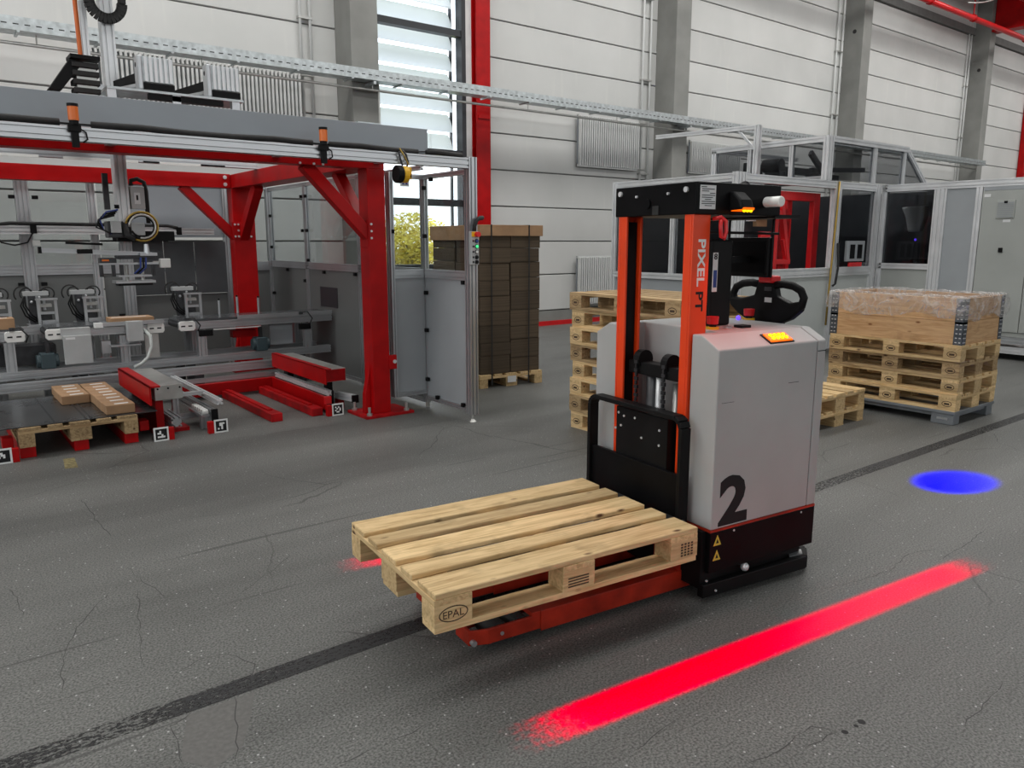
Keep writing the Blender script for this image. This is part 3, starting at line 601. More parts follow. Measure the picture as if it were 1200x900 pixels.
# right stack: plinth, four pallets, two collars, film
pl = empty('stacking_plinth', (7.40, 3.42, 0), 0, 'grey steel plinth with feet under the right pallet stack', 'plinth')
o = (7.40, 3.42, 0)
MB(o).box(6.99, 7.81, 2.81, 4.03, 0.095, 0.122).box(7.02, 7.78, 2.84, 4.0, 0.06, 0.095).build('deck', 'plinth', pl, 0.004)
for x in (7.0, 7.68):
    for y in (2.82, 3.84):
        f = MB(o).box(x, x + 0.12, y, y + (0.19 if y < 3 else 0.18), 0, 0.095).build('foot', 'plinth', pl, 0.006)
        MB(o).box(x - 0.002, x, y + 0.05, y + 0.14, 0.04, 0.06).build('slot', 'alu', f)
lab4 = ['lowest pallet on the grey plinth in the right stack', 'second pallet up in the right stack on the plinth', 'third pallet up in the right stack on the plinth', 'top pallet of the right stack, right under the wooden collars']
for i in range(4):
    pallet((7.40 + random.uniform(-0.012, 0.012), 3.42 + random.uniform(-0.012, 0.012), 0.122 + 0.1443 * i), PI / 2 + random.uniform(-0.01, 0.01), lab4[i], 'four pallets of the right stack', 'wood' if i != 2 else 'wood_old', True, 0.002)
def collar(z0, label):
    e = empty('pallet_collar', (7.40, 3.42, z0), 0, label, 'pallet collar', 'wooden collars on the right stack'); h = 0.198; t = 0.02
    lm = boardmesh('side_board', 1.20, t, h, 'wood_collar'); sm = boardmesh('end_board', 0.76, t, h, 'wood_collar')
    for s in (-1, 1):
        q = link('side_board', lm, e, 0.002, 1); q.location = (s * 0.39, 0, h / 2); q.rotation_euler = (0, 0, PI / 2)
        q = link('end_board', sm, e, 0.002, 1); q.location = (0, s * 0.59, h / 2)
    for sx in (-1, 1):
        for sy in (-1, 1):
            hb = MB().box(min(sx * 0.4, sx * 0.403), max(sx * 0.4, sx * 0.403), min(sy * 0.53, sy * 0.604), max(sy * 0.53, sy * 0.604), -0.02, h)
            hb.box(min(sx * 0.33, sx * 0.403), max(sx * 0.33, sx * 0.403), min(sy * 0.6, sy * 0.603), max(sy * 0.6, sy * 0.603), -0.02, h)
            g = hb.build('corner_hinge', 'hinge', e)
            r = MB()
            for k in range(5):
                for j in range(2):
                    zz = 0.018 + k * 0.038
                    r.box(min(sx * 0.403, sx * 0.406), max(sx * 0.403, sx * 0.406), min(sy * (0.545 + 0.03 * j), sy * (0.560 + 0.03 * j)), max(sy * (0.545 + 0.03 * j), sy * (0.560 + 0.03 * j)), zz, zz + 0.008)
                    r.box(min(sx * (0.345 + 0.028 * j), sx * (0.36 + 0.028 * j)), max(sx * (0.345 + 0.028 * j), sx * (0.36 + 0.028 * j)), min(sy * 0.603, sy * 0.606), max(sy * 0.603, sy * 0.606), zz, zz + 0.008)
            r.build('rivets', 'alu_bright', g)['kind'] = 'stuff'
collar(0.700, 'lower wooden collar on the right pallet stack, free of film')
collar(0.900, 'upper wooden collar on the right pallet stack, wrapped in clear film')
def film(u, v):
    # wraps over the upper collar: u runs around, v from inside over the rim to the outside
    a = u * 2 * PI; c, s = math.cos(a), math.sin(a)
    k = 1 / max(abs(c), abs(s)); sqx, sqy = c * k, s * k
    rnd = math.sin(u * 97) * 0.5 + math.sin(u * 41 + v * 9) * 0.5 + math.sin(u * 173 + v * 5) * 0.3
    if v < 0.35:
        t = v / 0.35; off = -0.030 - 0.05 * (1 - t) ** 2; z = 0.86 + 0.25 * t + 0.004 * rnd
    elif v < 0.5:
        t = (v - 0.35) / 0.15; off = -0.03 + 0.05 * t; z = 1.112 + 0.008 * math.sin(t * PI) + 0.006 * rnd
    else:
        t = (v - 0.5) / 0.5; off = 0.02 + 0.012 * abs(rnd) + (0.018 * math.sin(min(1, t * 1.0) * PI * 0.9)); z = 1.112 - t * (0.185 + 0.022 * math.sin(u * 31) + 0.012 * math.sin(u * 77))
    return (7.40 + sqx * (0.4 + off) , 3.42 + sqy * (0.6 + off), z)
fm = MB((7.40, 3.42, 0.9)).grid(film, 220, 22).build('plastic_film', 'film', None, smooth=True)
fm.location = (7.40, 3.42, 0.9); tag(fm, 'crumpled clear plastic film pulled over the upper collar rim', 'film')
# hem roll of the film
# carton blanks on a pallet
thb = -0.115
def cb2b(x, y): return (4.73 + x * math.cos(thb) - y * math.sin(thb), 6.70 + x * math.sin(thb) + y * math.cos(thb))
bx, by = cb2b(0.4, 0.6)
pallet((bx, by, 0), thb + PI / 2, 'pallet under the tall strapped pile of carton blanks', None, 'wood', True, 0.003)
cs = empty('carton_blank_stack', (bx, by, 0.1443), thb, 'tall strapped pile of dark brown flat cartons beside the fence', 'carton stack')
rnd = random.Random(11)
for ix, (xa, xb) in enumerate(((-0.375, -0.003), (0.003, 0.375))):
    for iy, (ya, yb) in enumerate(((-0.57, -0.02), (0.02, 0.57))):
        z = 0.0
        hs = [0.16, 0.21, 0.14, 0.18, 0.20, 0.15, 0.17, 0.145, 0.145] if (ix + iy) % 2 else [0.2, 0.14, 0.19, 0.15, 0.17, 0.16, 0.19, 0.16, 0.14]
        sc = 1.50 / sum(hs)
        for h in hs:
            h *= sc; jx, jy = rnd.uniform(-0.008, 0.008), rnd.uniform(-0.008, 0.008)
            q = MB((0, 0, 0)).box(xa - (xa + xb) / 2, xb - (xa + xb) / 2, ya - (ya + yb) / 2, yb - (ya + yb) / 2, 0.0015, h - 0.0015).build('bundle', 'blanks', cs, 0.003, seg=1)
            q.location = ((xa + xb) / 2 + jx, (ya + yb) / 2 + jy, z); z += h
MB().box(-0.40, 0.40, -0.60, 0.60, 1.585, 1.60).box(-0.40, 0.40, -0.60, -0.594, 1.485, 1.585).box(-0.40, -0.394, -0.6, 0.6, 1.44, 1.585).box(0.394, 0.40, -0.6, 0.6, 1.485, 1.585).box(-0.4, 0.4, 0.594, 0.6, 1.485, 1.585).box(-0.39, 0.39, -0.59, 0.59, 1.50, 1.585).build('cap_tray', 'cardboard', cs, 0.003)
for x in (-0.25, 0.22):
    MB().box(x - 0.008, x + 0.008, -0.604, -0.6015, -0.12, 1.6).box(x - 0.008, x + 0.008, -0.604, 0.604, 1.6, 1.603).build('strap', 'rubber', cs)
MB().box(-0.06, 0.05, -0.6145, -0.613, -0.10, -0.03).build('pallet_label', 'paper', cs)

# ================================================================== TRUCK (coordinates aligned with the truck)
TO = (2.74, 2.68, 0.0)
tr = empty('pallet_truck', a2b(*TO), A, 'grey and orange automated pallet truck with the numeral 2 on its side', 'pallet truck')
YC = 2.68
def T(): return MB(TO)
# body shell: two front cheeks, rear block; chamfered shoulders
def shell(x0, x1, y0, y1, z0, zt, ch_near, ch_far):
    poly = [(x0, y0, z0), (x0, y1, z0), (x0, y1, zt - (0.053 if ch_far else 0)), (x0, y1 - (0.10 if ch_far else 0), zt), (x0, y0 + (0.10 if ch_near else 0), zt), (x0, y0, zt - (0.053 if ch_near else 0))]
    q = []
    for p in poly:
        if not q or (Vector(p) - Vector(q[-1])).length > 1e-5: q.append(p)
    return q
yN, yF, zb, zt = 2.265, 3.095, 0.335, 1.178
x0_, x1_, x2_, ya_, yb2_, zs_ = 2.385, 2.56, 3.015, 2.425, 2.935, zt - 0.053
n_, n2_, f2_, f_ = yN, yN + 0.10, yF - 0.10, yF
V_ = [(x0_, n2_, zt), (x2_, n2_, zt), (x2_, f2_, zt), (x0_, f2_, zt), (x0_, yb2_, zt), (x1_, yb2_, zt), (x1_, ya_, zt), (x0_, ya_, zt),
      (x0_, n_, zs_), (x2_, n_, zs_), (x2_, f_, zs_), (x0_, f_, zs_),
      (x0_, n_, zb), (x2_, n_, zb), (x2_, f_, zb), (x0_, f_, zb), (x0_, yb2_, zb), (x1_, yb2_, zb), (x1_, ya_, zb), (x0_, ya_, zb)]
body = T()._add(V_, [(0, 1, 2, 3, 4, 5, 6, 7), (8, 9, 1, 0), (10, 11, 3, 2), (12, 13, 9, 8), (14, 15, 11, 10), (13, 14, 10, 2, 1, 9), (19, 12, 8, 0, 7), (15, 16, 4, 3, 11), (18, 19, 7, 6), (17, 18, 6, 5), (16, 17, 5, 4), (19, 18, 17, 16, 15, 14, 13, 12)]).build('body_shell', 'agvgrey', tr, 0.006)
# rear cover tapering inwards
rc = T()
zr = [(yN, zb), (yF, zb), (yF, zt - 0.053), (yF - 0.1, zt), (yN + 0.1, zt), (yN, zt - 0.053)]
v = []
for xx, ins in ((3.019, 0.0), (3.075, 0.0), (3.115, 0.07)):
    for (y, z) in zr:
        yy = YC + (y - YC) * (1 - ins / 0.415); v.append((xx, yy, z if z < 1 else z - ins * 0.10))
rc._add(v, [tuple(range(5, -1, -1)), tuple(range(12, 18))] + [(k * 6 + i, k * 6 + (i + 1) % 6, (k + 1) * 6 + (i + 1) % 6, (k + 1) * 6 + i) for k in range(2) for i in range(6)])
rc.build('rear_cover', 'agvgrey', tr, 0.005)
T().box(2.383, 3.075, 2.2625, 3.098, 0.325, 0.3355).build('red_pinstripe', 'forkred', tr)
skirt = T().box(2.385, 3.078, 2.264, 3.096, 0.135, 0.325).build('skirt', 'blackgloss', tr, 0.004)
for x, z in ((2.53, 0.31), (2.98, 0.31)): T().cyl((x, 2.2655, z), (x, 2.262, z), 0.005, 8).build('screw', 'alu_bright', skirt)
T().box(2.42, 3.03, 2.30, 3.06, 0.06, 0.135).build('chassis', 'black', tr)
# bumper loop
bm = T()
for (a_, b_) in (((2.36, 2.285), (3.02, 2.262)), ((3.02, 2.262), (3.10, 2.33)), ((3.10, 2.33), (3.10, 3.03)), ((3.10, 3.03), (3.02, 3.098)), ((3.02, 3.098), (2.36, 3.075))):
    bm.bar((a_[0], a_[1], 0.055), (b_[0], b_[1], 0.055), 0.035, 0.062)
bm.build('bumper', 'black', tr, 0.004)
T().prism([(2.94, 2.28, 0.087), (3.02, 2.27, 0.087), (3.06, 2.31, 0.087), (2.99, 2.33, 0.087)], (0, 0, 0.004)).build('bumper_plate', 'alu', tr)
for x, z in ((2.43, 0.05), (2.85, 0.052), (2.37, 0.11)): T().cyl((x, 2.262, z), (x, 2.256, z), 0.005, 8).build('screw', 'alu_bright', tr)
T().sphere((2.62, 2.27, 0.115), 0.02, 10, 6).build('marker_lens', 'alu_bright', tr, smooth=True)
T().cyl((2.50, 2.40, 0.09), (2.50, 2.52, 0.09), 0.085, 20).build('wheel', 'rubber', tr)
T().cyl((2.90, 2.62, 0.10), (2.90, 2.74, 0.10), 0.10, 20).build('wheel', 'rubber', tr)
T().cyl((2.50, 2.84, 0.09), (2.50, 2.96, 0.09), 0.085, 20).build('wheel', 'rubber', tr)
T().box(2.36, 2.42, 2.29, 3.06, 0.06, 0.325).build('front_plate', 'black', tr)
# numeral and warning signs
text('side_numeral', '2', 'print', tr, (2.428 - TO[0], 2.2640 - TO[1], 0.345), (1, 0, 0), (0, 0, 1), w=0.178, h=0.225, bold=0.038)
for z in (0.285, 0.216):
    t_ = T().prism([(2.405, 2.2635, z - 0.024), (2.452, 2.2635, z - 0.024), (2.4285, 2.2635, z + 0.024)], (0, -0.0012, 0)).build('warning_triangle', 'yellowtag', skirt)
    T().prism([(2.420, 2.2620, z - 0.014), (2.437, 2.2620, z - 0.014), (2.4285, 2.2620, z + 0.006)], (0, -0.0008, 0)).build('pictogram', 'print', t_)
T().box(2.415, 2.49, 2.2643, 2.265, 0.896, 0.8975).box(2.83, 2.90, 2.2643, 2.265, 0.945, 0.947).build('scuff_mark', 'print', body)
T().prism([(3.0145, 2.270, zb + 0.005), (3.0145, 3.090, zb + 0.005), (3.0145, 3.090, zt - 0.058), (3.0145, 2.992, zt - 0.006), (3.0145, 2.368, zt - 0.006), (3.0145, 2.270, zt - 0.058)], (0.005, 0, 0)).build('cover_gap', 'black', tr)
T().box(3.02, 3.075, 2.2642, 2.266, 1.075, 1.079).build('vent_slit', 'black', tr)
# mast
X0m, X1m = 2.370, 2.470
def channel(ya, yb, s):   # s=+1 opens towards +Y
    m = T(); w = 0.013
    if s > 0: m.box(X0m, X1m, ya, ya + w, 0.14, 1.69); m.box(X0m, X0m + w, ya + w, yb, 0.14, 1.69); m.box(X1m - w, X1m, ya + w, yb, 0.14, 1.69)
    else: m.box(X0m, X1m, yb - w, yb, 0.14, 1.69); m.box(X0m, X0m + w, ya, yb - w, 0.14, 1.69); m.box(X1m - w, X1m, ya, yb - w, 0.14, 1.69)
    return m
pn = channel(2.430, 2.485, +1).build('mast_channel', 'orange', tr, 0.004); pn['label'] = 'orange mast channel carrying the name lettering'
channel(2.865, 2.925, -1).build('mast_channel', 'orange', tr, 0.004)
T().box(2.39, 2.45, 2.452, 2.475, 0.2, 1.66).build('inner_rail', 'darkmetal', tr); T().box(2.385, 2.455, 2.89, 2.91, 0.2, 1.66).build('inner_rail', 'black', tr)
text('name_lettering', 'PIXEL', 'white', pn, (2.403 - TO[0], 2.4296 - TO[1], 1.580), (0, 0, -1), (1, 0, 0), w=0.200, h=0.043, bold=0.022)
text('name_lettering', 'PT', 'print', pn, (2.400 - TO[0], 2.4296 - TO[1], 1.358), (0, 0, -1), (1, 0, 0), w=0.085, h=0.043, bold=0.022)
hd = T().box(2.365, 2.885, 2.415, 2.945, 1.683, 1.816).build('mast_header', 'blackgloss', tr, 0.004)
for y, z, r in ((2.905, 1.787, 0.012), (2.472, 1.786, 0.012), (2.789, 1.770, 0.006), (2.581, 1.774, 0.006)):
    T().cyl((2.366, y, z), (2.356, y, z), r, 10).build('bolt', 'alu_bright', hd)
T().cyl((2.366, 2.717, 1.736), (2.358, 2.717, 1.736), 0.022, 16).build('camera_lens', 'blackgloss', hd)
T().box(2.36, 2.366, 2.64, 2.68, 1.686, 1.725).build('sensor_window', 'rubber', hd)
lb = T().box(2.386, 2.476, 2.4135, 2.415, 1.705, 1.803).build('type_plate', 'paper', hd)
m = T()
for k, (a_, b_) in enumerate(((0.05, 0.4), (0.1, 0.9), (0.1, 0.55), (0.62, 0.95), (0.1, 0.95), (0.1, 0.8), (0.3, 0.7), (0.1, 0.95), (0.1, 0.95), (0.3, 0.75))):
    z = 1.797 - k * 0.0085; m.box(2.386 + 0.09 * a_, 2.386 + 0.09 * b_, 2.4127, 2.4135, z - 0.003, z)
m.build('plate_print', 'print', lb)
# beacon (hooded lamp) and white lamp on the header side
bh = T().prism([(2.555, 2.415, 1.700), (2.555, 2.335, 1.704), (2.555, 2.350, 1.745), (2.555, 2.390, 1.778), (2.555, 2.415, 1.782)], (0.075, 0, 0)).build('lamp_hood', 'black', tr, 0.010)
T().prism([(2.562, 2.405, 1.698), (2.562, 2.334, 1.702), (2.562, 2.332, 1.712), (2.562, 2.405, 1.701)], (0.062, 0, 0)).build('lamp_lens', 'led_orange', bh)
for k in range(3): T().sphere((2.573 + k * 0.020, 2.342, 1.700), 0.008, 8, 5).build('diode', 'led_yellow', bh, smooth=True)
T().cyl((2.785, 2.415, 1.742), (2.785, 2.325, 1.742), 0.023, 18).build('line_projector', 'whiteplastic', tr, 0.006)
T().cyl((2.785, 3.035, 1.742), (2.785, 2.945, 1.742), 0.023, 18).build('line_projector', 'whiteplastic', tr, 0.006)
# red strap hook
T().tube([(2.478, 2.428, 1.665), (2.50, 2.40, 1.672), (2.518, 2.39, 1.655), (2.520, 2.388, 1.61), (2.508, 2.386, 1.583), (2.492, 2.388, 1.59), (2.488, 2.39, 1.635), (2.494, 2.395, 1.66)], 0.009, 8).build('strap_hook', 'brightred', tr, smooth=True)
# hoist: cylinders, chains, carriage
T().cyl((2.44, 2.72, 0.18), (2.44, 2.72, 0.96), 0.036, 16).build('lift_cylinder', 'darkmetal', tr, smooth=True)
T().cyl((2.425, 2.665, 0.55), (2.425, 2.665, 0.96), 0.016, 12).build('piston_rod', 'alu_bright', tr, smooth=True)
T().cyl((2.45, 2.575, 0.3), (2.45, 2.575, 0.93), 0.018, 12).build('damper', 'steel', tr, smooth=True)
T().box(2.40, 2.47, 2.50, 2.86, 0.95, 1.01).build('lift_crosshead', 'black', tr, 0.004)
for y in (2.79, 2.60):
    T().cyl((2.43, y - 0.02, 1.02), (2.43, y + 0.02, 1.02), 0.045, 16).build('chain_pulley', 'black', tr)
    cm = T()
    for k in range(32):
        z = 0.38 + k * 0.02; cm.box(2.385, 2.396, y - (0.011 if k % 2 else 0.006), y + (0.011 if k % 2 else 0.006), z, z + 0.017)
    cm.build('lift_chain', 'darkmetal', tr)
T().box(2.40, 2.405, 2.62, 2.70, 0.62, 0.72).build('red_marker', 'red', tr)
T().box(2.47, 2.50, 2.43, 2.93, 0.14, 0.50).build('mast_crossmember', 'black', tr)
# load backrest
bk = T()
yb0, yb1, xb0 = 2.385, 3.035, 2.325
bk.build('x', None) if False else None
fr = T()
pts = [(yb0, 0.30), (yb0, 0.775), (yb0 + 0.012, 0.80), (yb0 + 0.038, 0.815), (yb1 - 0.038, 0.815), (yb1 - 0.012, 0.80), (yb1, 0.775), (yb1, 0.30)]
for i in range(len(pts) - 1):
    (ya, za), (yb_, zb_) = pts[i], pts[i + 1]; fr.bar((xb0, ya, za), (xb0, yb_, zb_), 0.022, 0.055, (1, 0, 0))
fr.build('backrest_frame', 'black', tr, 0.003)
T().box(2.315, 2.335, yb0 + 0.01, yb1 - 0.01, 0.20, 0.56).build('backrest_panel', 'blackgloss', tr, 0.003)
T().box(2.332, 2.39, 2.50, 2.86, 0.20, 0.79).build('lift_carriage', 'black', tr, 0.004)
for y, z in ((2.84, 0.76), (2.80, 0.75), (2.72, 0.755), (2.55, 0.73), (2.82, 0.70), (2.86, 0.68), (2.67, 0.67), (2.55, 0.66)):
    T().cyl((2.334, y, z), (2.328, y, z), 0.006, 8).build('screw', 'alu_bright', tr)
# forks inside the pallet pockets and outriggers on the floor
for y0, y1 in ((2.36, 2.48), (2.72, 2.84)):
    T().box(1.16, 2.33, y0, y1, 0.316, 0.365).build('fork', 'darkmetal', tr, 0.004)
for y0, y1 in ((2.41, 2.57), (2.79, 2.95)):
    og = T()
    og.prism([(1.285, y0 + 0.025, 0.03), (1.36, y0, 0.03), (2.42, y0, 0.03), (2.42, y0 + 0.012, 0.03), (1.36, y0 + 0.012, 0.03), (1.297, y0 + 0.03, 0.03)], (0, 0, 0.062))
    og.prism([(1.285, y1 - 0.025, 0.03), (1.36, y1, 0.03), (2.42, y1, 0.03), (2.42, y1 - 0.012, 0.03), (1.36, y1 - 0.012, 0.03), (1.297, y1 - 0.03, 0.03)], (0, 0, 0.062))
    og.box(1.285, 1.297, y0 + 0.025, y1 - 0.025, 0.03, 0.092); og.box(1.56, 2.42, y0, y1, 0.088, 0.108); og.box(1.60, 2.42, y0 - 0.006, y0, 0.022, 0.108)
    og.build('outrigger', 'forkred', tr, 0.002)
    T().cyl((1.42, y0 + 0.02, 0.05), (1.42, y1 - 0.02, 0.05), 0.045, 18).build('load_roller', 'rubber', tr)
    T().cyl((1.52, y0 + 0.02, 0.05), (1.52, y1 - 0.02, 0.05), 0.045, 18).build('load_roller', 'rubber', tr)
    T().cyl((1.42, y0 - 0.004, 0.06), (1.42, y0 + 0.01, 0.06), 0.008, 10).cyl((1.30, y0 + 0.004, 0.045), (1.30, y0 + 0.03, 0.045), 0.012, 10).build('axle_bolt', 'alu', tr)
    T().box(2.34, 2.43, y0, y1, 0.03, 0.36).build('outrigger_root', 'forkred', tr)
# top fittings
def estop(x, y, z):
    c = T().cyl((x, y, z), (x, y, z + 0.012), 0.030, 16).build('emergency_stop', 'yellow', tr)
    T().cyl((x, y, z + 0.012), (x, y, z + 0.026), 0.018, 14).build('neck', 'black', c); T().cyl((x, y, z + 0.024), (x, y, z + 0.058), 0.025, 16, 0.028).build('push_button', 'brightred', c, smooth=False)
estop(2.597, 2.515, zt); estop(3.085, 2.74, zt - 0.004); estop(2.47, 2.975, zt)
T().cyl((2.69, 2.51, zt), (2.69, 2.51, zt + 0.008), 0.022, 14).build('key_switch', 'alu', tr)
T().prism([(2.74, 2.47, zt), (2.80, 2.47, zt), (2.80, 2.52, zt), (2.74, 2.52, zt)], (0, 0, 0.012)).build('socket', 'black', tr)
T().sphere((3.03, 2.76, zt + 0.010), 0.012, 10, 6).build('status_light', 'led_blue', tr, smooth=True)
# indicator on the chamfered shoulder
sh0 = Vector((0, yN, zt - 0.053)); sh1 = Vector((0, yN + 0.10, zt)); sd = (sh1 - sh0).normalized(); nn = Vector((0, -sd.z, sd.y))
def on_sh(x, t, h): p = sh0 + sd * t + nn * h; return (x, p.y, p.z)
ind = T().prism([on_sh(2.715, 0.015, 0.001), on_sh(2.855, 0.015, 0.001), on_sh(2.855, 0.075, 0.001), on_sh(2.715, 0.075, 0.001)], nn * 0.010).build('indicator_lamp', 'led_orange', tr, 0.004)
T().prism([on_sh(2.705, 0.010, 0.0), on_sh(2.862, 0.010, 0.0), on_sh(2.862, 0.080, 0.0), on_sh(2.705, 0.080, 0.0)], nn * 0.005).build('indicator_bezel', 'black', tr)
for k in range(4):
    for j in range(2): T().sphere(on_sh(2.742 + k * 0.028, 0.034 + j * 0.022, 0.011), 0.009, 8, 5).build('diode', 'led_yellow', ind, smooth=True)
# tiller with bow grips
tx = 3.145
T().prism([(tx, 2.60, 1.08), (tx, 2.77, 1.08), (tx, 2.79, 1.16), (tx, 2.87, 1.195), (tx, 2.93, 1.24), (tx, 2.94, 1.285), (tx, 2.86, 1.278), (tx, 2.77, 1.30), (tx, 2.75, 1.37), (tx, 2.65, 1.37), (tx, 2.63, 1.30), (tx, 2.55, 1.272), (tx, 2.48, 1.285), (tx, 2.485, 1.235), (tx, 2.54, 1.19), (tx, 2.60, 1.165)], (0.05, 0, 0)).build('tiller_head', 'black', tr, 0.010)
for s in (-1, 1):
    yc = 2.70
    T().tube([(tx + 0.02, yc + s * 0.05, 1.355), (tx + 0.02, yc + s * 0.10, 1.362), (tx + 0.02, yc + s * 0.16, 1.355), (tx + 0.02, yc + s * 0.205, 1.335), (tx + 0.02, yc + s * 0.225, 1.30), (tx + 0.02, yc + s * 0.215, 1.262), (tx + 0.02, yc + s * 0.18, 1.24), (tx + 0.02, yc + s * 0.12, 1.235)], 0.020, 10).build('bow_grip', 'black', tr, smooth=True)
T().box(tx - 0.015, tx + 0.055, 2.645, 2.735, 1.365, 1.402).build('belly_button', 'brightred', tr, 0.010)
T().box(tx - 0.003, tx, 2.655, 2.70, 1.325, 1.345).build('tiller_display', 'darkmetal', tr); T().box(tx - 0.003, tx, 2.652, 2.695, 1.268, 1.292).build('tiller_label', 'paper', tr)
T().bar((3.12, 2.68, 0.45), (3.20, 2.68, 1.15), 0.12, 0.06, (1, 0, 0)).build('tiller_arm', 'black', tr, 0.006)
# electronics behind the mast: control box, display frame, rods
T().box(2.66, 2.80, 2.60, 2.75, 1.178, 1.58).build('control_box', 'black', tr, 0.012)
q = T().box(2.668, 2.698, 2.597, 2.600, 1.34, 1.52).build('control_label', 'paper', tr)
text('label_figure', '8', 'print', q, (2.671 - TO[0], 2.5965 - TO[1], 1.488), (1, 0, 0), (0, 0, 1), w=0.022, h=0.028, bold=0.02)
T().box(2.672, 2.694, 2.5962, 2.597, 1.36, 1.44).build('label_print', 'blue', q)
T().cyl((2.47, 2.53, 1.612), (3.02, 2.53, 1.607), 0.006, 8).build('cross_rod', 'black', tr)
T().box(3.0, 3.012, 2.545, 2.555, 1.40, 1.685).build('rear_strut', 'black', tr, 0.003); T().box(3.0, 3.012, 2.82, 2.83, 1.40, 1.685).build('rear_strut', 'black', tr, 0.003)
T().box(2.86, 3.03, 2.42, 2.94, 1.675, 1.69).build('roof_frame', 'black', tr)
scb = T().box(2.985, 3.02, 2.555, 2.82, 1.40, 1.59).build('display', 'black', tr, 0.006)
T().box(2.983, 2.985, 2.575, 2.80, 1.42, 1.57).build('screen', 'blackgloss', scb)
T().box(2.80, 2.985, 2.66, 2.70, 1.47, 1.50).build('display_arm', 'black', tr)

# lamps of the truck that project onto the floor
def projector(name, loc, half_l, yoff, half_w, col, power):
    l = bpy.data.lights.new(name, 'SPOT'); l.spot_size = math.radians(150); l.spot_blend = 0.0; l.shadow_soft_size = 0.004; l.energy = power; l.color = (1, 1, 1)
    l.use_nodes = True; nt = l.node_tree; nt.nodes.clear(); L = nt.links.new
    out = N(nt, 'ShaderNodeOutputLight'); em = N(nt, 'ShaderNodeEmission'); L(em.outputs[0], out.inputs[0]); cc = N(nt, 'ShaderNodeCombineXYZ'); [setattr(cc.inputs[i], 'default_value', col[i]) for i in range(3)]; L(cc.outputs[0], em.inputs[0])
    tc = N(nt, 'ShaderNodeTexCoord'); sx = N(nt, 'ShaderNodeSeparateXYZ'); L(tc.outputs['Normal'], sx.inputs[0])
    H = loc[2]
    def div(a, b):
        d = N(nt, 'ShaderNodeMath', operation='DIVIDE'); L(a, d.inputs[0]); L(b, d.inputs[1]); mm = N(nt, 'ShaderNodeMath', operation='MULTIPLY'); mm.inputs[1].default_value = -H; L(d.outputs[0], mm.inputs[0]); return mm.outputs[0]
    gx = div(sx.outputs[0], sx.outputs[2]); gy = div(sx.outputs[1], sx.outputs[2])
    cv = N(nt, 'ShaderNodeCombineXYZ'); L(gx, cv.inputs[0]); L(gy, cv.inputs[1])
    no = N(nt, 'ShaderNodeTexNoise', i_Scale=60.0, i_Detail=3.0); L(cv.outputs[0], no.inputs['Vector'])
    def band(v, c, hw, soft, nz):
        s = N(nt, 'ShaderNodeMath', operation='SUBTRACT'); s.inputs[1].default_value = c; L(v, s.inputs[0]); a = N(nt, 'ShaderNodeMath', operation='ABSOLUTE'); L(s.outputs[0], a.inputs[0])
        j = N(nt, 'ShaderNodeMath', operation='MULTIPLY_ADD'); j.inputs[1].default_value = nz; L(no.outputs['Fac'], j.inputs[0]); L(a.outputs[0], j.inputs[2])
        mr = N(nt, 'ShaderNodeMapRange', interpolation_type='SMOOTHSTEP'); mr.inputs[1].default_value = hw - soft + nz * 0.5; mr.inputs[2].default_value = hw + soft + nz * 0.5; mr.inputs[3].default_value = 1; mr.inputs[4].default_value = 0
        L(j.outputs[0], mr.inputs[0]); return mr.outputs[0]
    m1 = band(gx, 2.53 - loc[0], half_l, 0.16, 0.45); m2 = band(gy, yoff, half_w, 0.022, 0.02)
    mu = N(nt, 'ShaderNodeMath', operation='MULTIPLY'); L(m1, mu.inputs[0]); L(m2, mu.inputs[1])
    # even out distance falloff along the beam (line optics)
    ln = N(nt, 'ShaderNodeMath', operation='POWER'); ab = N(nt, 'ShaderNodeMath', operation='ABSOLUTE'); L(sx.outputs[2], ab.inputs[0]); L(ab.outputs[0], ln.inputs[0]); ln.inputs[1].default_value = -3.0
    mu2 = N(nt, 'ShaderNodeMath', operation='MULTIPLY'); L(mu.outputs[0], mu2.inputs[0]); L(ln.outputs[0], mu2.inputs[1]); L(mu2.outputs[0], em.inputs[1])
    ob = bpy.data.objects.new(name, l); COL.objects.link(ob); ob.parent = tr; ob.location = (loc[0] - TO[0], loc[1] - TO[1], loc[2]); return ob
projector('line_lamp', (2.785, 2.315, 1.735), 1.20, 1.885 - 2.315, 0.072, (1.0, -0.089, -0.04), 1700)
projector('line_lamp', (2.785, 3.045, 1.735), 1.25, 3.475 - 3.045, 0.072, (1.0, -0.089, -0.04), 1700)
bs = T().cyl((2.95, 2.68, 1.83), (2.885, 2.68, 1.80), 0.03, 14).build('spot_projector', 'black', tr)
l = bpy.data.lights.new('blue_spot_lamp', 'SPOT'); l.energy = 9500; l.color = (1, 1, 1); l.spot_size = 2 * math.atan(0.25 / 2.76); l.spot_blend = 0.7; l.shadow_soft_size = 0.004
l.use_nodes = True
for n_ in l.node_tree.nodes:
    if n_.type == 'EMISSION':
        cc = l.node_tree.nodes.new('ShaderNodeCombineXYZ'); cc.inputs[0].default_value = -0.08; cc.inputs[1].default_value = -0.08; cc.inputs[2].default_value = 1.0
        l.node_tree.links.new(cc.outputs[0], n_.inputs[0]); n_.inputs[1].default_value = 1.0; break
ob = bpy.data.objects.new('blue_spot_lamp', l); COL.objects.link(ob); ob.parent = tr
src = Vector((2.97, 2.68, 1.84)); dst = Vector((5.05, 2.68, 0.0)); ob.location = src - Vector(TO); ob.rotation_euler = (dst - src).to_track_quat('-Z', 'Y').to_euler()
l = bpy.data.lights.new('beacon_glow', 'SPOT'); l.energy = 9; l.color = (1.0, 0.06, 0.03); l.spot_size = math.radians(95); l.spot_blend = 0.9; l.shadow_soft_size = 0.02
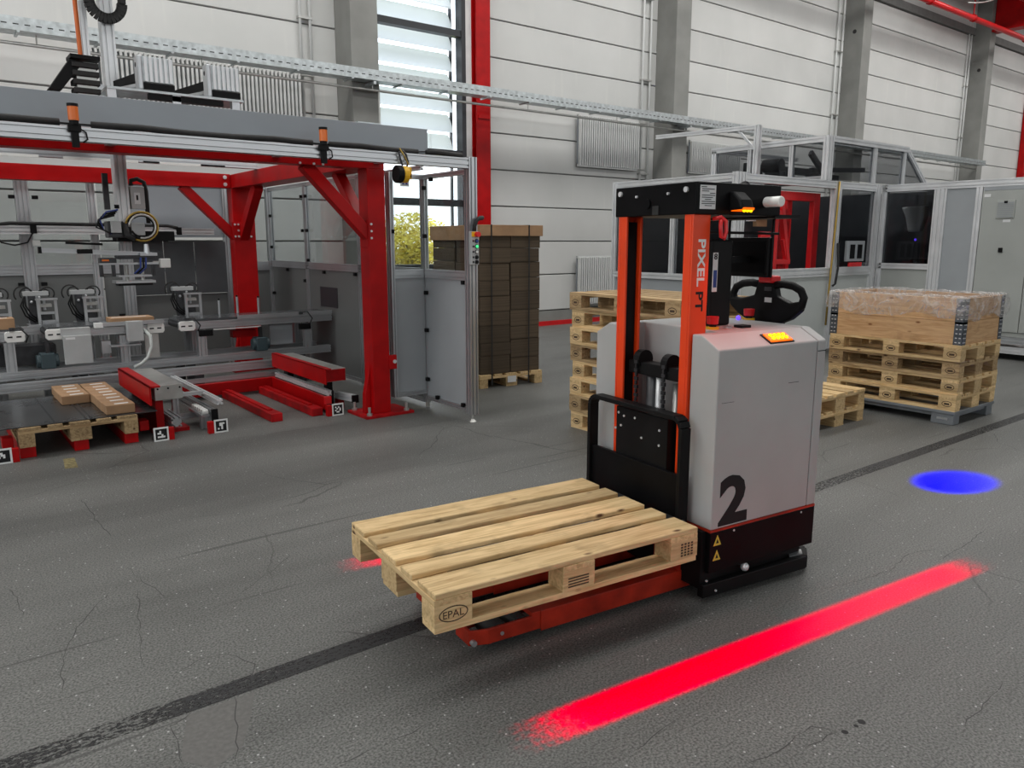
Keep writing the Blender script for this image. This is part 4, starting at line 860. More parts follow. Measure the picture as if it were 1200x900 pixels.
ob = bpy.data.objects.new('beacon_glow', l); COL.objects.link(ob); ob.parent = tr; ob.location = (2.593 - TO[0], 2.325 - TO[1], 1.685)

# ================================================================== FLOOR MARKING
tp = MB((3.0, 2.6, 0.0)).box(-3, 9.6, 2.545, 2.645, 0.0004, 0.0012).build('floor_tape', 'tape'); tp.location = (3.0, 2.6, 0)
tag(tp, 'worn black guide tape running across the concrete floor', 'floor tape')
tp = MB((0.74, 6.2, 0)).prism([(0.70, 6.05, 0.0004), (0.78, 6.03, 0.0004), (0.80, 6.33, 0.0004), (0.73, 6.34, 0.0004)], (0, 0, 0.0006)).build('yellow_paint_mark', 'fadedyellow'); tp.location = (0.74, 6.2, 0)
tag(tp, 'faded yellow paint dab on the floor before the loaded dock', 'paint mark')

def crack(name, pts, w, mat, seed):
    rnd = random.Random(seed); P = []
    for i in range(len(pts) - 1):
        a = Vector((*pts[i], 0)); b = Vector((*pts[i + 1], 0)); n_ = max(2, int((b - a).length / 0.04))
        for k in range(n_): P.append(a.lerp(b, k / n_) + Vector((rnd.uniform(-1, 1), rnd.uniform(-1, 1), 0)) * 0.008)
    P.append(Vector((*pts[-1], 0))); v = []; f = []
    for i, p_ in enumerate(P):
        t = (P[min(i + 1, len(P) - 1)] - P[max(i - 1, 0)]).normalized(); nn_ = Vector((-t.y, t.x, 0)); ww = w * rnd.uniform(0.25, 1.0) * (0.3 if i in (0, len(P) - 1) else 1)
        v += [p_ + nn_ * ww + Vector((0, 0, 0.0006)), p_ - nn_ * ww + Vector((0, 0, 0.0006))]
    for i in range(len(P) - 1): f.append((2 * i, 2 * i + 1, 2 * i + 3, 2 * i + 2))
    m = MB(); m._add(v, f); return m.build(name, mat, fl)
pbr('crackdark', (0.05, 0.05, 0.048), 0.8)
pbr('patchgrey', (0.130, 0.126, 0.120), 0.6, 0, 0.10, 60, spec=0.3)
CR = [[(0.605, 2.822), (0.712, 2.874), (0.801, 2.852), (0.862, 2.713), (0.816, 2.617), (0.728, 2.575)], [(0.86, 1.988), (1.022, 1.991), (1.215, 1.994)], [(0.676, 5.248), (0.682, 4.81), (0.698, 4.467)], [(0.262, 2.934), (0.29, 3.199), (0.379, 3.441), (0.546, 3.71)], [(0.664, 3.675), (0.583, 3.284), (0.517, 2.949)], [(3.128, 1.754), (3.28, 1.715), (3.578, 1.665), (3.869, 1.702), (4.082, 1.65)], [(3.911, 1.574), (4.212, 1.578), (4.567, 1.613)], [(3.265, 1.488), (3.313, 1.4), (3.326, 1.291)], [(1.859, 1.224), (2.021, 1.206), (2.184, 1.218), (2.222, 1.149), (2.144, 1.148), (2.074, 1.165)], [(2.586, 0.908), (2.76, 0.919), (2.964, 0.934)], [(4.837, 2.549), (4.803, 2.367), (4.751, 2.192)], [(0.673, 3.966), (0.72, 3.631), (0.75, 3.499)], [(0.59, 2.54), (0.516, 2.504), (0.49, 2.274)], [(0.737, 2.54), (0.668, 2.33), (0.618, 2.17)], [(0.192, 4.038), (0.213, 3.913), (0.214, 3.69)], [(1.016, 3.348), (1.231, 3.498), (1.369, 3.628)], [(0.268, 5.424), (0.769, 5.683), (1.296, 5.627)], [(6.998, 2.5), (6.709, 2.352), (6.528, 2.108)], [(1.631, 1.48), (1.805, 1.51), (1.894, 1.513)]]
for k, c in enumerate(CR): crack('crack', c, 0.0022, 'crackdark', k)
MB().prism([(0.569, 2.53, 0.0002), (0.72, 2.53, 0.0002), (0.80, 2.53, 0.0002), (0.74, 2.40, 0.0002), (0.66, 2.25, 0.0002), (0.56, 2.20, 0.0002), (0.49, 2.30, 0.0002), (0.53, 2.42, 0.0002)], (0, 0, 0.0003)).build('repair_patch', 'patchgrey', fl)
for (x, y, r_) in ((2.24, 1.13, 0.011), (2.335, 1.125, 0.013), (2.30, 1.125, 0.008)): MB().cyl((x, y, 0.0002), (x, y, 0.0008), r_, 10).build('drill_hole', 'rubber', fl)

# ================================================================== LEFT PALLETISING CELL
# ---- red steel frame
gf = empty('red_steel_portal', (3.28, 6.28, 0), 0, 'red steel portal frame of the palletising cell', 'steel frame'); o = (3.28, 6.28, 0)
def gfp(name, mb, bev=0.004, mat='red'): return mb.build(name, mat, gf, bev)
for (cx0, cx1, cy0, cy1, dx) in ((3.20, 3.37, 6.20, 6.37, -1), (3.10, 3.36, 9.45, 9.62, -1), (-1.30, -1.12, 6.20, 6.37, 1), (-1.30, -1.12, 9.45, 9.62, 1)):
    c = gfp('column', MB(o).box(cx0, cx1, cy0, cy1, 0.025, 2.19))
    gfp('base_plate', MB(o).box(cx0 - 0.12, cx1 + 0.20, cy0 - 0.08, cy1 + 0.14, 0, 0.025), 0.003, 'red_worn')
    if cx0 > 0:
        gfp('gusset', MB(o).prism([(cx0 - 0.06, cy0 + 0.06, 0.025), (cx0, cy0 + 0.06, 0.025), (cx0, cy0 + 0.06, 0.50), (cx0 - 0.012, cy0 + 0.06, 0.40), (cx0 - 0.055, cy0 + 0.06, 0.20)], (0, 0.06, 0)))
        for (px_, py_) in ((cx0 - 0.07, cy0 - 0.04), (cx1 + 0.14, cy0 - 0.04), (cx0 - 0.07, cy1 + 0.09)):
            MB(o).cyl((px_, py_, 0.025), (px_, py_, 0.10), 0.013, 8).cyl((px_, py_, 0.025), (px_, py_, 0.045), 0.026, 6).build('anchor_bolt', 'steel', gf)
gfp('front_beam', MB(o).box(-1.4, 3.37, 6.20, 6.36, 2.19, 2.34)); gfp('rear_beam', MB(o).box(-1.4, 3.095, 9.45, 9.61, 2.19, 2.35))
gfp('side_beam', MB(o).box(3.10, 3.365, 6.37, 9.66, 2.19, 2.345))
gfp('brace', MB(o).bar((3.23, 6.27, 1.62), (2.66, 6.27, 2.20), 0.10, 0.10, (0, 1, 0))); gfp('brace', MB(o).bar((3.26, 6.32, 1.62), (3.26, 6.90, 2.20), 0.08, 0.10, (1, 0, 0)))
gfp('brace', MB(o).bar((3.14, 9.53, 1.62), (2.56, 9.53, 2.20), 0.10, 0.10, (0, 1, 0))); gfp('brace', MB(o).bar((3.22, 9.50, 1.62), (3.22, 8.90, 2.20), 0.12, 0.10, (1, 0, 0)))
gfp('joint_plate', MB(o).box(3.195, 3.20, 6.21, 6.36, 1.52, 1.76)); gfp('joint_plate', MB(o).box(3.08, 3.20, 9.44, 9.45, 1.60, 1.80))
for (x, y, z) in ((3.03, 9.445, 2.31), (3.03, 9.445, 2.23), (3.15, 9.44, 1.63), (3.15, 9.44, 1.70), (3.15, 9.44, 1.77), (3.11, 9.44, 1.63), (3.11, 9.44, 1.77), (3.30, 9.445, 1.63)):
    MB(o).cyl((x, y, z), (x, y - 0.012, z), 0.012 if z < 2 else 0.022, 8).build('bolt', 'alu_bright', gf)
for z in (1.60, 1.66, 1.72): MB(o).cyl((3.225, 6.20, z), (3.225, 6.19, z), 0.010, 8).build('bolt', 'alu_bright', gf)
for x in (2.60, 2.72, 2.80): MB(o).cyl((x, 6.20, 2.20), (x, 6.19, 2.20), 0.010, 8).build('bolt', 'alu_bright', gf)
gfp('clamp_lug', MB(o).box(3.36, 3.44, 6.19, 6.22, 0.42, 0.55)); MB(o).cyl((3.415, 6.19, 0.49), (3.415, 6.18, 0.49), 0.018, 10).build('bolt', 'alu_bright', gf)

# ---- safety fence with front rail
fe = empty('safety_fence', (3.80, 5.5, 0), 0, 'aluminium safety fence with clear and grey panels around the cell', 'fence'); o = (3.80, 5.5, 0)
def fp(p0, p1, w, h, name='rail', up=(0, 0, 1)): return MB(o).prof(p0, p1, w, h, up).build(name, 'alu', fe)
fp((-1.4, 5.50, 2.21), (3.755, 5.50, 2.21), 0.08, 0.082, 'front_rail')
for (x, y, w, h, z0, z1) in ((3.80, 5.50, 0.08, 0.08, 0.07, 2.262), (3.82, 6.29, 0.04, 0.08, 0.05, 2.17), (3.455, 6.28, 0.04, 0.08, 0.14, 2.18), (3.82, 9.0, 0.04, 0.08, 0.02, 2.26), (3.82, 7.6, 0.04, 0.08, 0.02, 2.26), (3.82, 10.2, 0.08, 0.08, 0.02, 2.26)):
    fp((x, y, z0), (x, y, z1), w, h, 'post', (0, 1, 0))
MB(o).cyl((3.80, 5.50, 0.02), (3.80, 5.50, 0.075), 0.008, 8).cyl((3.80, 5.50, 0.0), (3.80, 5.50, 0.022), 0.035, 14, 0.014).build('levelling_foot', 'steel', fe)
MB(o).cyl((3.82, 6.29, 0.0), (3.82, 6.29, 0.05), 0.02, 10).build('levelling_foot', 'steel', fe)
# panel towards the camera (across X) and door panel (along Y)
for z in (2.15, 1.278, 0.155): fp((3.475, 6.28, z), (3.80, 6.28, z), 0.04, 0.04 if z != 1.278 else 0.08)
for z in (2.15, 1.278, 0.10): fp((3.81, 5.54, z), (3.81, 6.25, z), 0.04, 0.04 if z != 1.278 else 0.08)
def pane(name, mat, x0, x1, y0, y1, z0, z1): return MB(o).box(x0, x1, y0, y1, z0, z1).build(name, mat, fe)
pane('grey_panel', 'panelgrey', 3.475, 3.80, 6.276, 6.284, 0.175, 1.238); pane('clear_panel', 'glass_clear', 3.475, 3.80, 6.277, 6.283, 1.318, 2.13)
pane('grey_panel', 'panelgrey', 3.806, 3.814, 5.54, 6.25, 0.12, 1.238); pane('clear_panel', 'glass_clear', 3.807, 3.813, 5.54, 6.25, 1.318, 2.13)
for ya, yb_ in ((6.33, 7.58), (7.62, 8.98), (9.02, 10.16)):
    for z in (2.24, 1.285, 0.06): fp((3.82, ya - 0.02, z), (3.82, yb_ + 0.02, z), 0.04, 0.04 if z != 1.285 else 0.08)
    pane('clear_panel', 'glass_shaded', 3.817, 3.823, ya, yb_, 1.325, 2.22)
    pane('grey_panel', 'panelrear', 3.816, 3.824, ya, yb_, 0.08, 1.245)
pane('feed_opening', 'frame_dark', 3.808, 3.816, 8.20, 8.66, 0.82, 1.05)
for (x, y, z) in ((3.79, 6.22, 2.05), (3.79, 6.22, 1.62), (3.79, 6.22, 1.10), (3.79, 6.22, 0.75), (3.79, 6.22, 0.28), (3.79, 6.05, 0.13), (3.79, 5.62, 0.13), (3.79, 5.60, 1.22), (3.79, 6.1, 2.12), (3.47, 6.25, 1.66), (3.80, 9.06, 1.1), (3.80, 9.06, 0.6), (3.80, 8.93, 2.1), (3.80, 8.93, 1.7), (3.80, 8.93, 1.35), (3.80, 9.06, 2.1), (3.80, 9.06, 1.7), (3.80, 7.7, 1.22), (3.80, 8.5, 1.22), (3.80, 9.6, 1.22), (3.80, 10.1, 1.9), (3.80, 10.1, 1.5), (3.80, 10.1, 0.9)):
    MB(o).box(x - 0.022, x + 0.006, y - 0.02, y + 0.02, z - 0.018, z + 0.018).build('panel_clip', 'black', fe, 0.004)
# rear run
for x in (-0.2, 1.05, 1.73, 2.05, 3.25): fp((x, 10.2, 0.02), (x, 10.2, 2.24), 0.13 if x in (1.05, 2.05) else 0.08, 0.08, 'post', (0, 1, 0))
xs = [-0.2, 1.05, 1.73, 2.05, 3.25]
for z in (2.26, 1.256, 0.06): fp((-1.4, 10.2, z), (3.80, 10.2, z), 0.04, 0.04 if z != 1.256 else 0.115)
for i in range(len(xs) - 2):
    pane('clear_panel', 'glass_shaded', xs[i] + 0.06, xs[i + 1] - 0.05, 10.197, 10.203, 1.315, 2.24)
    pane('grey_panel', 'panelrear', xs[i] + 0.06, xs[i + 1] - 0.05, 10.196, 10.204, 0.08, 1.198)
pane('clear_panel', 'glass_shaded', -1.4, -0.25, 10.197, 10.203, 1.315, 2.24); pane('grey_panel', 'panelrear', -1.4, -0.25, 10.196, 10.204, 0.08, 1.198)
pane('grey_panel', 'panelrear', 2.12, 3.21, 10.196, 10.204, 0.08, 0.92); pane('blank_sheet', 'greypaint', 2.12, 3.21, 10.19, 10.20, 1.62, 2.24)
pane('clear_panel', 'glass_shaded', 3.29, 3.78, 10.197, 10.203, 1.315, 2.24); pane('grey_panel', 'panelrear', 3.29, 3.78, 10.196, 10.204, 0.08, 1.198)
for i, (xa, xb) in enumerate(((2.12, 2.46), (2.47, 2.82), (2.83, 3.21))):
    pane('smoked_door', 'smokedoor', xa, xb, 10.16, 10.19, 0.93, 1.57)
MB(o).cyl((0.30, 10.19, 1.62), (0.30, 10.17, 1.62), 0.01, 6).build('panel_clip', 'black', fe)
for (x, z) in ((1.17, 1.10), (0.95, 1.10), (1.17, 2.05), (0.95, 2.05), (1.94, 1.1), (1.94, 0.7)): MB(o).box(x - 0.03, x + 0.03, 10.13, 10.17, z - 0.02, z + 0.02).build('panel_clip', 'black', fe, 0.004)
# stand-off arms tying the front rail to the red frame
for x in (0.0, 1.2, 2.4, 3.3): MB(o).box(x - 0.03, x + 0.03, 5.54, 6.20, 2.23, 2.26).build('standoff_arm', 'alu', fe)
# cable conduit hose on the rail
hs = empty('corrugated_hose', (1.5, 5.47, 2.27), 0, 'black corrugated cable hose clipped along the front rail', 'hose')
for (xa, xb) in ((-1.4, 0.80), (0.97, 2.40), (2.53, 3.28), (3.36, 3.70)):
    n_ = max(3, int((xb - xa) / 0.25))
    MB((1.5, 5.47, 2.27)).tube([(xa + (xb - xa) * i / n_, 5.478, 2.272 + 0.006 * math.sin(i * 1.9)) for i in range(n_ + 1)], 0.021, 8).build('hose_length', 'rubber', hs, smooth=True)
MB((1.5, 5.47, 2.27)).tube([(0.80, 5.478, 2.27), (0.97, 5.478, 2.27)], 0.006, 6).build('wire', 'black', hs); MB((1.5, 5.47, 2.27)).tube([(2.40, 5.478, 2.27), (2.53, 5.478, 2.27)], 0.006, 6).build('wire', 'black', hs); MB((1.5, 5.47, 2.27)).tube([(3.28, 5.478, 2.27), (3.36, 5.478, 2.275)], 0.006, 6).build('wire', 'black', hs)
# grey cover
gc = empty('gantry_cover', (1.0, 5.7, 2.252), 0, 'long blue grey sheet metal cover above the front rail', 'cover')
MB((1.0, 5.7, 2.252)).box(-1.4, 3.45, 5.60, 5.615, 2.275, 2.468).box(-1.4, 3.45, 5.615, 5.80, 2.45, 2.468).box(3.435, 3.45, 5.615, 5.80, 2.275, 2.45).build('sheet', 'greypaint', gc, 0.003)
for x in (0.0, 1.2, 2.4, 3.3): MB((1.0, 5.7, 2.252)).box(x - 0.04, x + 0.04, 5.62, 5.79, 2.262, 2.45).build('support', 'darkmetal', gc)
MB((1.0, 5.7, 2.252)).box(2.85, 3.05, 5.64, 5.7, 2.468, 2.482).build('cable_gland', 'galv', gc)
# warning beacons
for (x, lab) in ((0.872, 'amber beacon on the front rail by the tall axis column'), (2.470, 'amber beacon on the front rail near its right end')):
    b = empty('beacon_lamp', (x, 5.445, 2.13), 0, lab, 'beacon', 'amber beacons on the front rail')
    MB().box(-0.02, 0.02, -0.015, 0.014, 0.0, 0.11).box(-0.035, 0.035, -0.02, 0.014, 0.09, 0.13).build('bracket', 'black', b, 0.003)
    MB().cyl((0, -0.005, 0.13), (0, -0.005, 0.155), 0.026, 16).build('socket', 'black', b)
    MB().cyl((0, -0.005, 0.155), (0, -0.005, 0.235), 0.029, 18).build('amber_lens', 'lamp_orange', b, smooth=False)
    MB().cyl((0, -0.005, 0.235), (0, -0.005, 0.252), 0.031, 18).build('cap', 'black', b)
    MB().tube([(0.03, 0, 0.11), (0.06, -0.005, 0.09), (0.065, -0.005, 0.05), (0.04, 0, 0.03)], 0.005, 6).build('lead', 'black', b)
# yellow balancer reel
br = empty('tool_balancer', (3.12, 5.44, 2.03), 0, 'yellow and black tool balancer hanging under the front rail', 'balancer')
MB((3.12, 5.44, 2.03)).cyl((3.055, 5.44, 2.085), (3.105, 5.44, 2.085), 0.068, 22).build('drum', 'black', br, 0.008)
MB((3.12, 5.44, 2.03)).cyl((3.105, 5.44, 2.085), (3.155, 5.44, 2.085), 0.064, 22).build('housing', 'yellow', br, 0.008)
MB((3.12, 5.44, 2.03)).box(3.15, 3.185, 5.41, 5.47, 2.05, 2.14).build('end_plate', 'yellow', br, 0.006); MB((3.12, 5.44, 2.03)).box(3.155, 3.175, 5.40, 5.41, 2.06, 2.085).build('latch', 'black', br)
MB((3.12, 5.44, 2.03)).tube([(3.12, 5.44, 2.15), (3.10, 5.44, 2.20), (3.09, 5.44, 2.25), (3.12, 5.44, 2.265), (3.15, 5.44, 2.24), (3.17, 5.44, 2.18), (3.155, 5.44, 2.14)], 0.008, 6).build('hook', 'darkmetal', br)
MB((3.12, 5.44, 2.03)).tube([(3.09, 5.43, 2.28), (3.12, 5.42, 2.23), (3.16, 5.42, 2.16)], 0.006, 6).build('safety_cord', 'brass', br)
# warning plate on the clear panel
wp = empty('warning_plate', (3.60, 6.27, 2.07), 0, 'small pale blue sign stuck on the clear fence panel', 'sign')
MB((3.6, 6.27, 2.07)).box(3.565, 3.655, 6.266, 6.27, 2.06, 2.135).build('plate', 'paper', wp)
for k in range(2): MB((3.6, 6.27, 2.07)).prism([(3.578 + k * 0.035, 6.2655, 2.075), (3.61 + k * 0.035, 6.2655, 2.075), (3.594 + k * 0.035, 6.2655, 2.105)], (0, -0.0005, 0)).build('symbol', 'blue', wp)
# push button station on the corner post
bt = empty('button_station', (3.79, 5.44, 1.37), 0, 'pale push button box on the fence corner post', 'control box'); o2 = (3.79, 5.44, 1.37)
MB(o2).box(3.745, 3.825, 5.415, 5.455, 1.375, 1.655).build('housing', 'boxgrey', bt, 0.006)
MB(o2).box(3.748, 3.822, 5.410, 5.415, 1.61, 1.652).build('yellow_plate', 'yellow', bt)
MB(o2).cyl((3.795, 5.41, 1.63), (3.795, 5.375, 1.63), 0.022, 14).build('stop_button', 'brightred', bt)
for z, mt in ((1.575, 'blue'), (1.530, 'led_green'), (1.485, 'whiteplastic'), (1.44, 'black'), (1.40, 'black')):
    q = MB(o2).cyl((3.797, 5.415, z), (3.797, 5.407, z), 0.018, 14).build('button_ring', 'darkmetal', bt); MB(o2).cyl((3.797, 5.407, z), (3.797, 5.400, z), 0.012, 12).build('button', mt, q)
    MB(o2).box(3.757, 3.772, 5.413, 5.415, z - 0.008, z + 0.008).build('legend', 'print', bt)
MB(o2).tube([(3.79, 5.435, 1.655), (3.79, 5.43, 1.70), (3.81, 5.43, 1.745), (3.85, 5.44, 1.765), (3.90, 5.47, 1.77), (3.87, 5.56, 1.75)], 0.018, 8).build('cable', 'rubber', bt, smooth=True)

# ---- linear axis, Z column, gripper
ax = empty('linear_axis', (1.0, 8.6, 2.345), 0, 'aluminium linear axis beam lying across the red frame', 'axis'); o = (1.0, 8.6, 2.345)
MB(o).prof((-1.4, 8.60, 2.39), (3.10, 8.60, 2.39), 0.10, 0.085).build('beam', 'alu', ax); MB(o).prof((3.10, 8.60, 2.36), (3.24, 8.60, 2.36), 0.09, 0.03).build('end_block', 'alu', ax)
for (xa, xb) in ((0.70, 1.05), (1.25, 1.9), (2.1, 2.5)): MB(o).box(xa, xb, 8.53, 8.545, 2.335, 2.36).build('chain_tray', 'whiteplastic', ax)
MB(o).box(1.95, 2.75, 8.535, 8.545, 2.345, 2.36).build('cable_strip', 'black', ax)
MB(o).prof((-1.4, 6.48, 2.385), (3.10, 6.48, 2.385), 0.10, 0.085).build('front_axis_beam', 'alu_bright', ax)
zc = empty('lifting_column', (1.41, 7.0, 2.43), 0, 'vertical aluminium lifting column with cable chain above the conveyor', 'lifting column'); o = (1.41, 7.0, 2.43)
MB(o).prof((1.41, 7.0, 1.72), (1.41, 7.0, 3.9), 0.09, 0.12, (0, 1, 0)).build('column', 'alu_bright', zc)
MB(o).box(1.30, 1.52, 6.40, 8.70, 2.44, 2.50).build('cross_carriage', 'alu', zc, 0.004)
MB(o).box(1.452, 1.462, 6.98, 7.02, 1.8, 3.9).build('toothed_rail', 'brass', zc)
MB(o).prof((1.255, 7.0, 2.50), (1.255, 7.0, 3.9), 0.045, 0.045, (0, 1, 0)).build('guide_column', 'alu_bright', zc)
MB(o).tube([(1.215, 6.99, 2.5), (1.21, 6.99, 3.0), (1.205, 6.99, 3.5), (1.20, 6.99, 3.9)], 0.016, 8).build('orange_cable', 'cableorange', zc, smooth=True)
MB(o).box(1.27, 1.36, 7.0, 7.02, 2.62, 2.78).build('mount_plate', 'alu', zc)
ring = []
for i in range(15):
    a = PI + PI * i / 14; ring.append((1.40 + 0.115 * math.cos(a), 6.90, 3.37 + 0.12 * math.sin(a)))
m = MB(o)
for i in range(14): m.bar(ring[i], ring[i + 1], 0.07, 0.045, (0, 1, 0))
m.bar((1.285, 6.90, 3.37), (1.285, 6.90, 3.9), 0.045, 0.07, (0, 1, 0)); m.bar((1.515, 6.90, 3.37), (1.515, 6.90, 3.9), 0.045, 0.07, (0, 1, 0)); m.build('cable_chain', 'rubber', zc)
MB(o).box(1.27, 1.31, 6.93, 6.96, 1.82, 2.1).build('side_strip', 'darkmetal', zc); MB(o).box(1.34, 1.375, 6.935, 6.94, 1.83, 1.86).build('end_stop', 'black', zc)
# black energy chain and the two cylinder modules on top
ec = empty('energy_chain', (1.06, 6.6, 2.5), 0, 'black energy chain looping over the grey cover', 'energy chain'); o = (1.06, 6.6, 2.5)
MB(o).prism([(0.90, 6.48, 2.62), (0.98, 6.48, 2.62), (1.14, 6.48, 2.83), (1.05, 6.48, 2.84)], (0, 0.16, 0)).build('sloping_run', 'black', ec, 0.004)
for k in range(6): MB(o).box(1.06, 1.23, 6.46, 6.60, 2.50 + k * 0.058, 2.535 + k * 0.058).build('chain_link', 'rubber', ec, 0.004)
MB(o).box(1.085, 1.215, 6.485, 6.52, 2.50, 2.83).build('cables', 'steel', ec)
MB(o).box(1.05, 1.24, 6.44, 6.62, 2.845, 2.87).build('top_link', 'black', ec); MB(o).box(1.05, 1.24, 6.45, 6.6, 2.428, 2.50).build('anchor', 'alu', ec)
mp_ = empty('module_plate', (1.75, 6.6, 2.43), 0, 'flat steel carrier plate above the grey cover', 'plate')
MB((1.75, 6.6, 2.43)).box(1.27, 2.26, 6.45, 6.80, 2.665, 2.682).build('plate', 'galv', mp_)
for x in (1.30, 1.75, 2.2): MB((1.75, 6.6, 2.43)).box(x - 0.03, x + 0.03, 6.46, 6.52, 2.43, 2.665).build('leg', 'alu', mp_)
MB((1.75, 6.6, 2.43)).box(1.55, 2.1, 6.46, 6.5, 2.62, 2.66).build('underside_rail', 'black', mp_)
for (x, lab) in ((1.50, 'finned cylinder module beside the lifting column'), (2.00, 'finned cylinder module at the end of the carrier plate')):
    e = empty('cylinder_module', (x, 6.6, 2.682), 0, lab, 'cylinder module', 'two finned modules on the carrier plate'); o = (x, 6.6, 2.682)
    MB(o).box(x + 0.03, x + 0.25, 6.50, 6.52, 2.745, 2.93).build('end_cover', 'galv', e, 0.004)
    for k in range(6): MB(o).box(x + 0.042 + k * 0.035, x + 0.062 + k * 0.035, 6.488, 6.50, 2.75, 2.925).build('fin', 'alu_bright', e)
    MB(o).box(x + 0.03, x + 0.25, 6.49, 6.53, 2.695, 2.74).build('base_foot', 'black', e)
    MB(o).box(x - 0.005, x + 0.03, 6.49, 6.60, 2.69, 2.935).build('side_plate', 'alu', e, 0.01); MB(o).cyl((x - 0.006, 6.55, 2.87), (x - 0.003, 6.55, 2.87), 0.018, 12).build('bore', 'black', e)
    MB(o).prof((x + 0.06, 6.60, 2.72), (x - 0.10, 7.10, 2.72), 0.08, 0.06).build('arm', 'alu', e); MB(o).bar((x + 0.04, 6.6, 2.80), (x - 0.13, 7.12, 2.76), 0.03, 0.06).build('belt_guard', 'black', e)
# gripper
gr = empty('gripper_head', (1.42, 7.0, 1.22), 0, 'pneumatic gripper head with looped cables under the lifting column', 'gripper'); o = (1.42, 7.0, 1.22)
MB(o).box(1.28, 1.44, 6.94, 7.08, 1.60, 1.73).build('swivel_body', 'darkmetal', gr, 0.006); MB(o).box(1.30, 1.37, 6.90, 6.94, 1.64, 1.73).build('valve', 'boxgrey', gr); MB(o).box(1.45, 1.55, 6.92, 7.0, 1.62, 1.72).build('valve', 'boxgrey', gr, 0.004)
MB(o).box(1.36, 1.80, 7.02, 7.08, 1.575, 1.655).build('cross_arm', 'black', gr)
MB(o).box(1.47, 1.575, 6.95, 7.03, 1.83, 2.01).build('terminal_box', 'boxgrey', gr, 0.004); q = MB(o).box(1.495, 1.54, 6.947, 6.95, 1.87, 1.96).build('terminal_label', 'paper', gr); MB(o).box(1.51, 1.524, 6.945, 6.947, 1.90, 1.94).build('label_print', 'print', q)
MB(o).tube([(1.50, 7.05, 2.02), (1.50, 7.05, 2.06), (1.55, 7.05, 2.075), (1.60, 7.05, 2.05), (1.61, 7.05, 1.98), (1.61, 7.05, 1.72)], 0.018, 8).build('supply_hose', 'rubber', gr, smooth=True)
for k, (r_, mt, ph) in enumerate(((0.115, 'cableorange', 0), (0.105, 'rubber', 0.2), (0.122, 'brass', 0.35), (0.09, 'black', -0.3), (0.098, 'steel', 0.6))):
    pts = [(1.52 + r_ * math.cos(a) * 1.0, 6.90 - 0.01 * k, 1.69 + r_ * 0.95 * math.sin(a)) for a in [2.6 + ph - 5.0 * i / 16 for i in range(17)]]
    MB(o).tube(pts, 0.008, 6).build('cable_loop', mt, gr, smooth=True)
for k, mt in enumerate(('blue', 'black', 'black', 'rubber')):
    pts = [(1.36 - 0.01 * k, 6.92, 1.82 - 0.015 * k), (1.27 - 0.02 * k, 6.9, 1.80 - 0.02 * k), (1.22 - 0.01 * k, 6.9, 1.74 - 0.02 * k), (1.24, 6.9, 1.66), (1.30, 6.92, 1.63)]
    MB(o).tube(pts, 0.007, 6).build('cable_loop', mt, gr, smooth=True)
MB(o).tube([(1.40, 6.94, 1.70), (1.41, 6.90, 1.62), (1.46, 6.88, 1.59)], 0.024, 8).build('black_hose', 'rubber', gr, smooth=True)
MB(o).cyl((1.555, 6.95, 1.55), (1.555, 6.95, 1.47), 0.016, 12, 0.024).build('nozzle', 'alu', gr)
MB(o).prof((0.80, 7.0, 1.505), (1.60, 7.0, 1.465), 0.05, 0.035).build('reach_axis', 'alu', gr); MB(o).box(0.79, 0.81, 6.97, 7.03, 1.48, 1.53).build('end_cap', 'black', gr); MB(o).box(1.05, 1.16, 6.97, 7.03, 1.475, 1.51).build('slider', 'black', gr); MB(o).box(0.76, 0.81, 7.0, 7.03, 1.54, 1.58).build('sensor', 'steel', gr)
m = MB(o).bar((0.98, 7.0, 1.56), (1.24, 7.0, 1.548), 0.02, 0.018); m.build('chain_strip', 'black', gr)
MB(o).box(1.20, 1.64, 6.95, 7.05, 1.385, 1.40).build('upper_plate', 'alu', gr); MB(o).box(1.33, 1.62, 6.94, 7.06, 1.43, 1.46).build('slide_block', 'darkmetal', gr, 0.004); MB(o).box(1.50, 1.63, 6.93, 7.02, 1.455, 1.48).build('clamp_bar', 'alu', gr)
MB(o).box(1.20, 1.32, 6.94, 7.02, 1.40, 1.44).build('light_bar', 'darkmetal', gr); MB(o).box(1.215, 1.265, 6.938, 6.94, 1.415, 1.428).build('lit_strip', 'lamp_orange', gr)
for x in (1.21, 1.30, 1.36, 1.60): MB(o).box(x - 0.012, x + 0.012, 6.96, 7.0, 1.29, 1.385).build('strut', 'darkmetal', gr)
MB(o).box(1.325, 1.58, 6.94, 7.06, 1.285, 1.30).build('lower_plate', 'alu', gr); MB(o).box(1.30, 1.60, 6.92, 7.08, 1.235, 1.255).build('suction_plate', 'alu', gr); MB(o).box(1.32, 1.58, 6.94, 7.06, 1.215, 1.235).build('suction_foam', 'black', gr)
for x in (1.40, 1.52): MB(o).cyl((x, 7.0, 1.255), (x, 7.0, 1.285), 0.015, 8).cyl((x, 7.0, 1.30), (x, 7.0, 1.385), 0.015, 8).build('spacer', 'steel', gr)
MB(o).box(1.65, 1.73, 6.93, 6.99, 1.355, 1.43).build('camera_box', 'whiteplastic', gr, 0.006); MB(o).bar((1.60, 6.97, 1.40), (1.66, 6.97, 1.40), 0.02, 0.02).build('camera_arm', 'steel', gr)
for k in range(3): MB(o).tube([(1.50 + 0.02 * k, 6.93, 1.44), (1.49 + 0.02 * k, 6.91, 1.36), (1.44 + 0.02 * k, 6.92, 1.31)], 0.007, 6).build('air_line', 'blue' if k != 1 else 'black', gr, smooth=True)
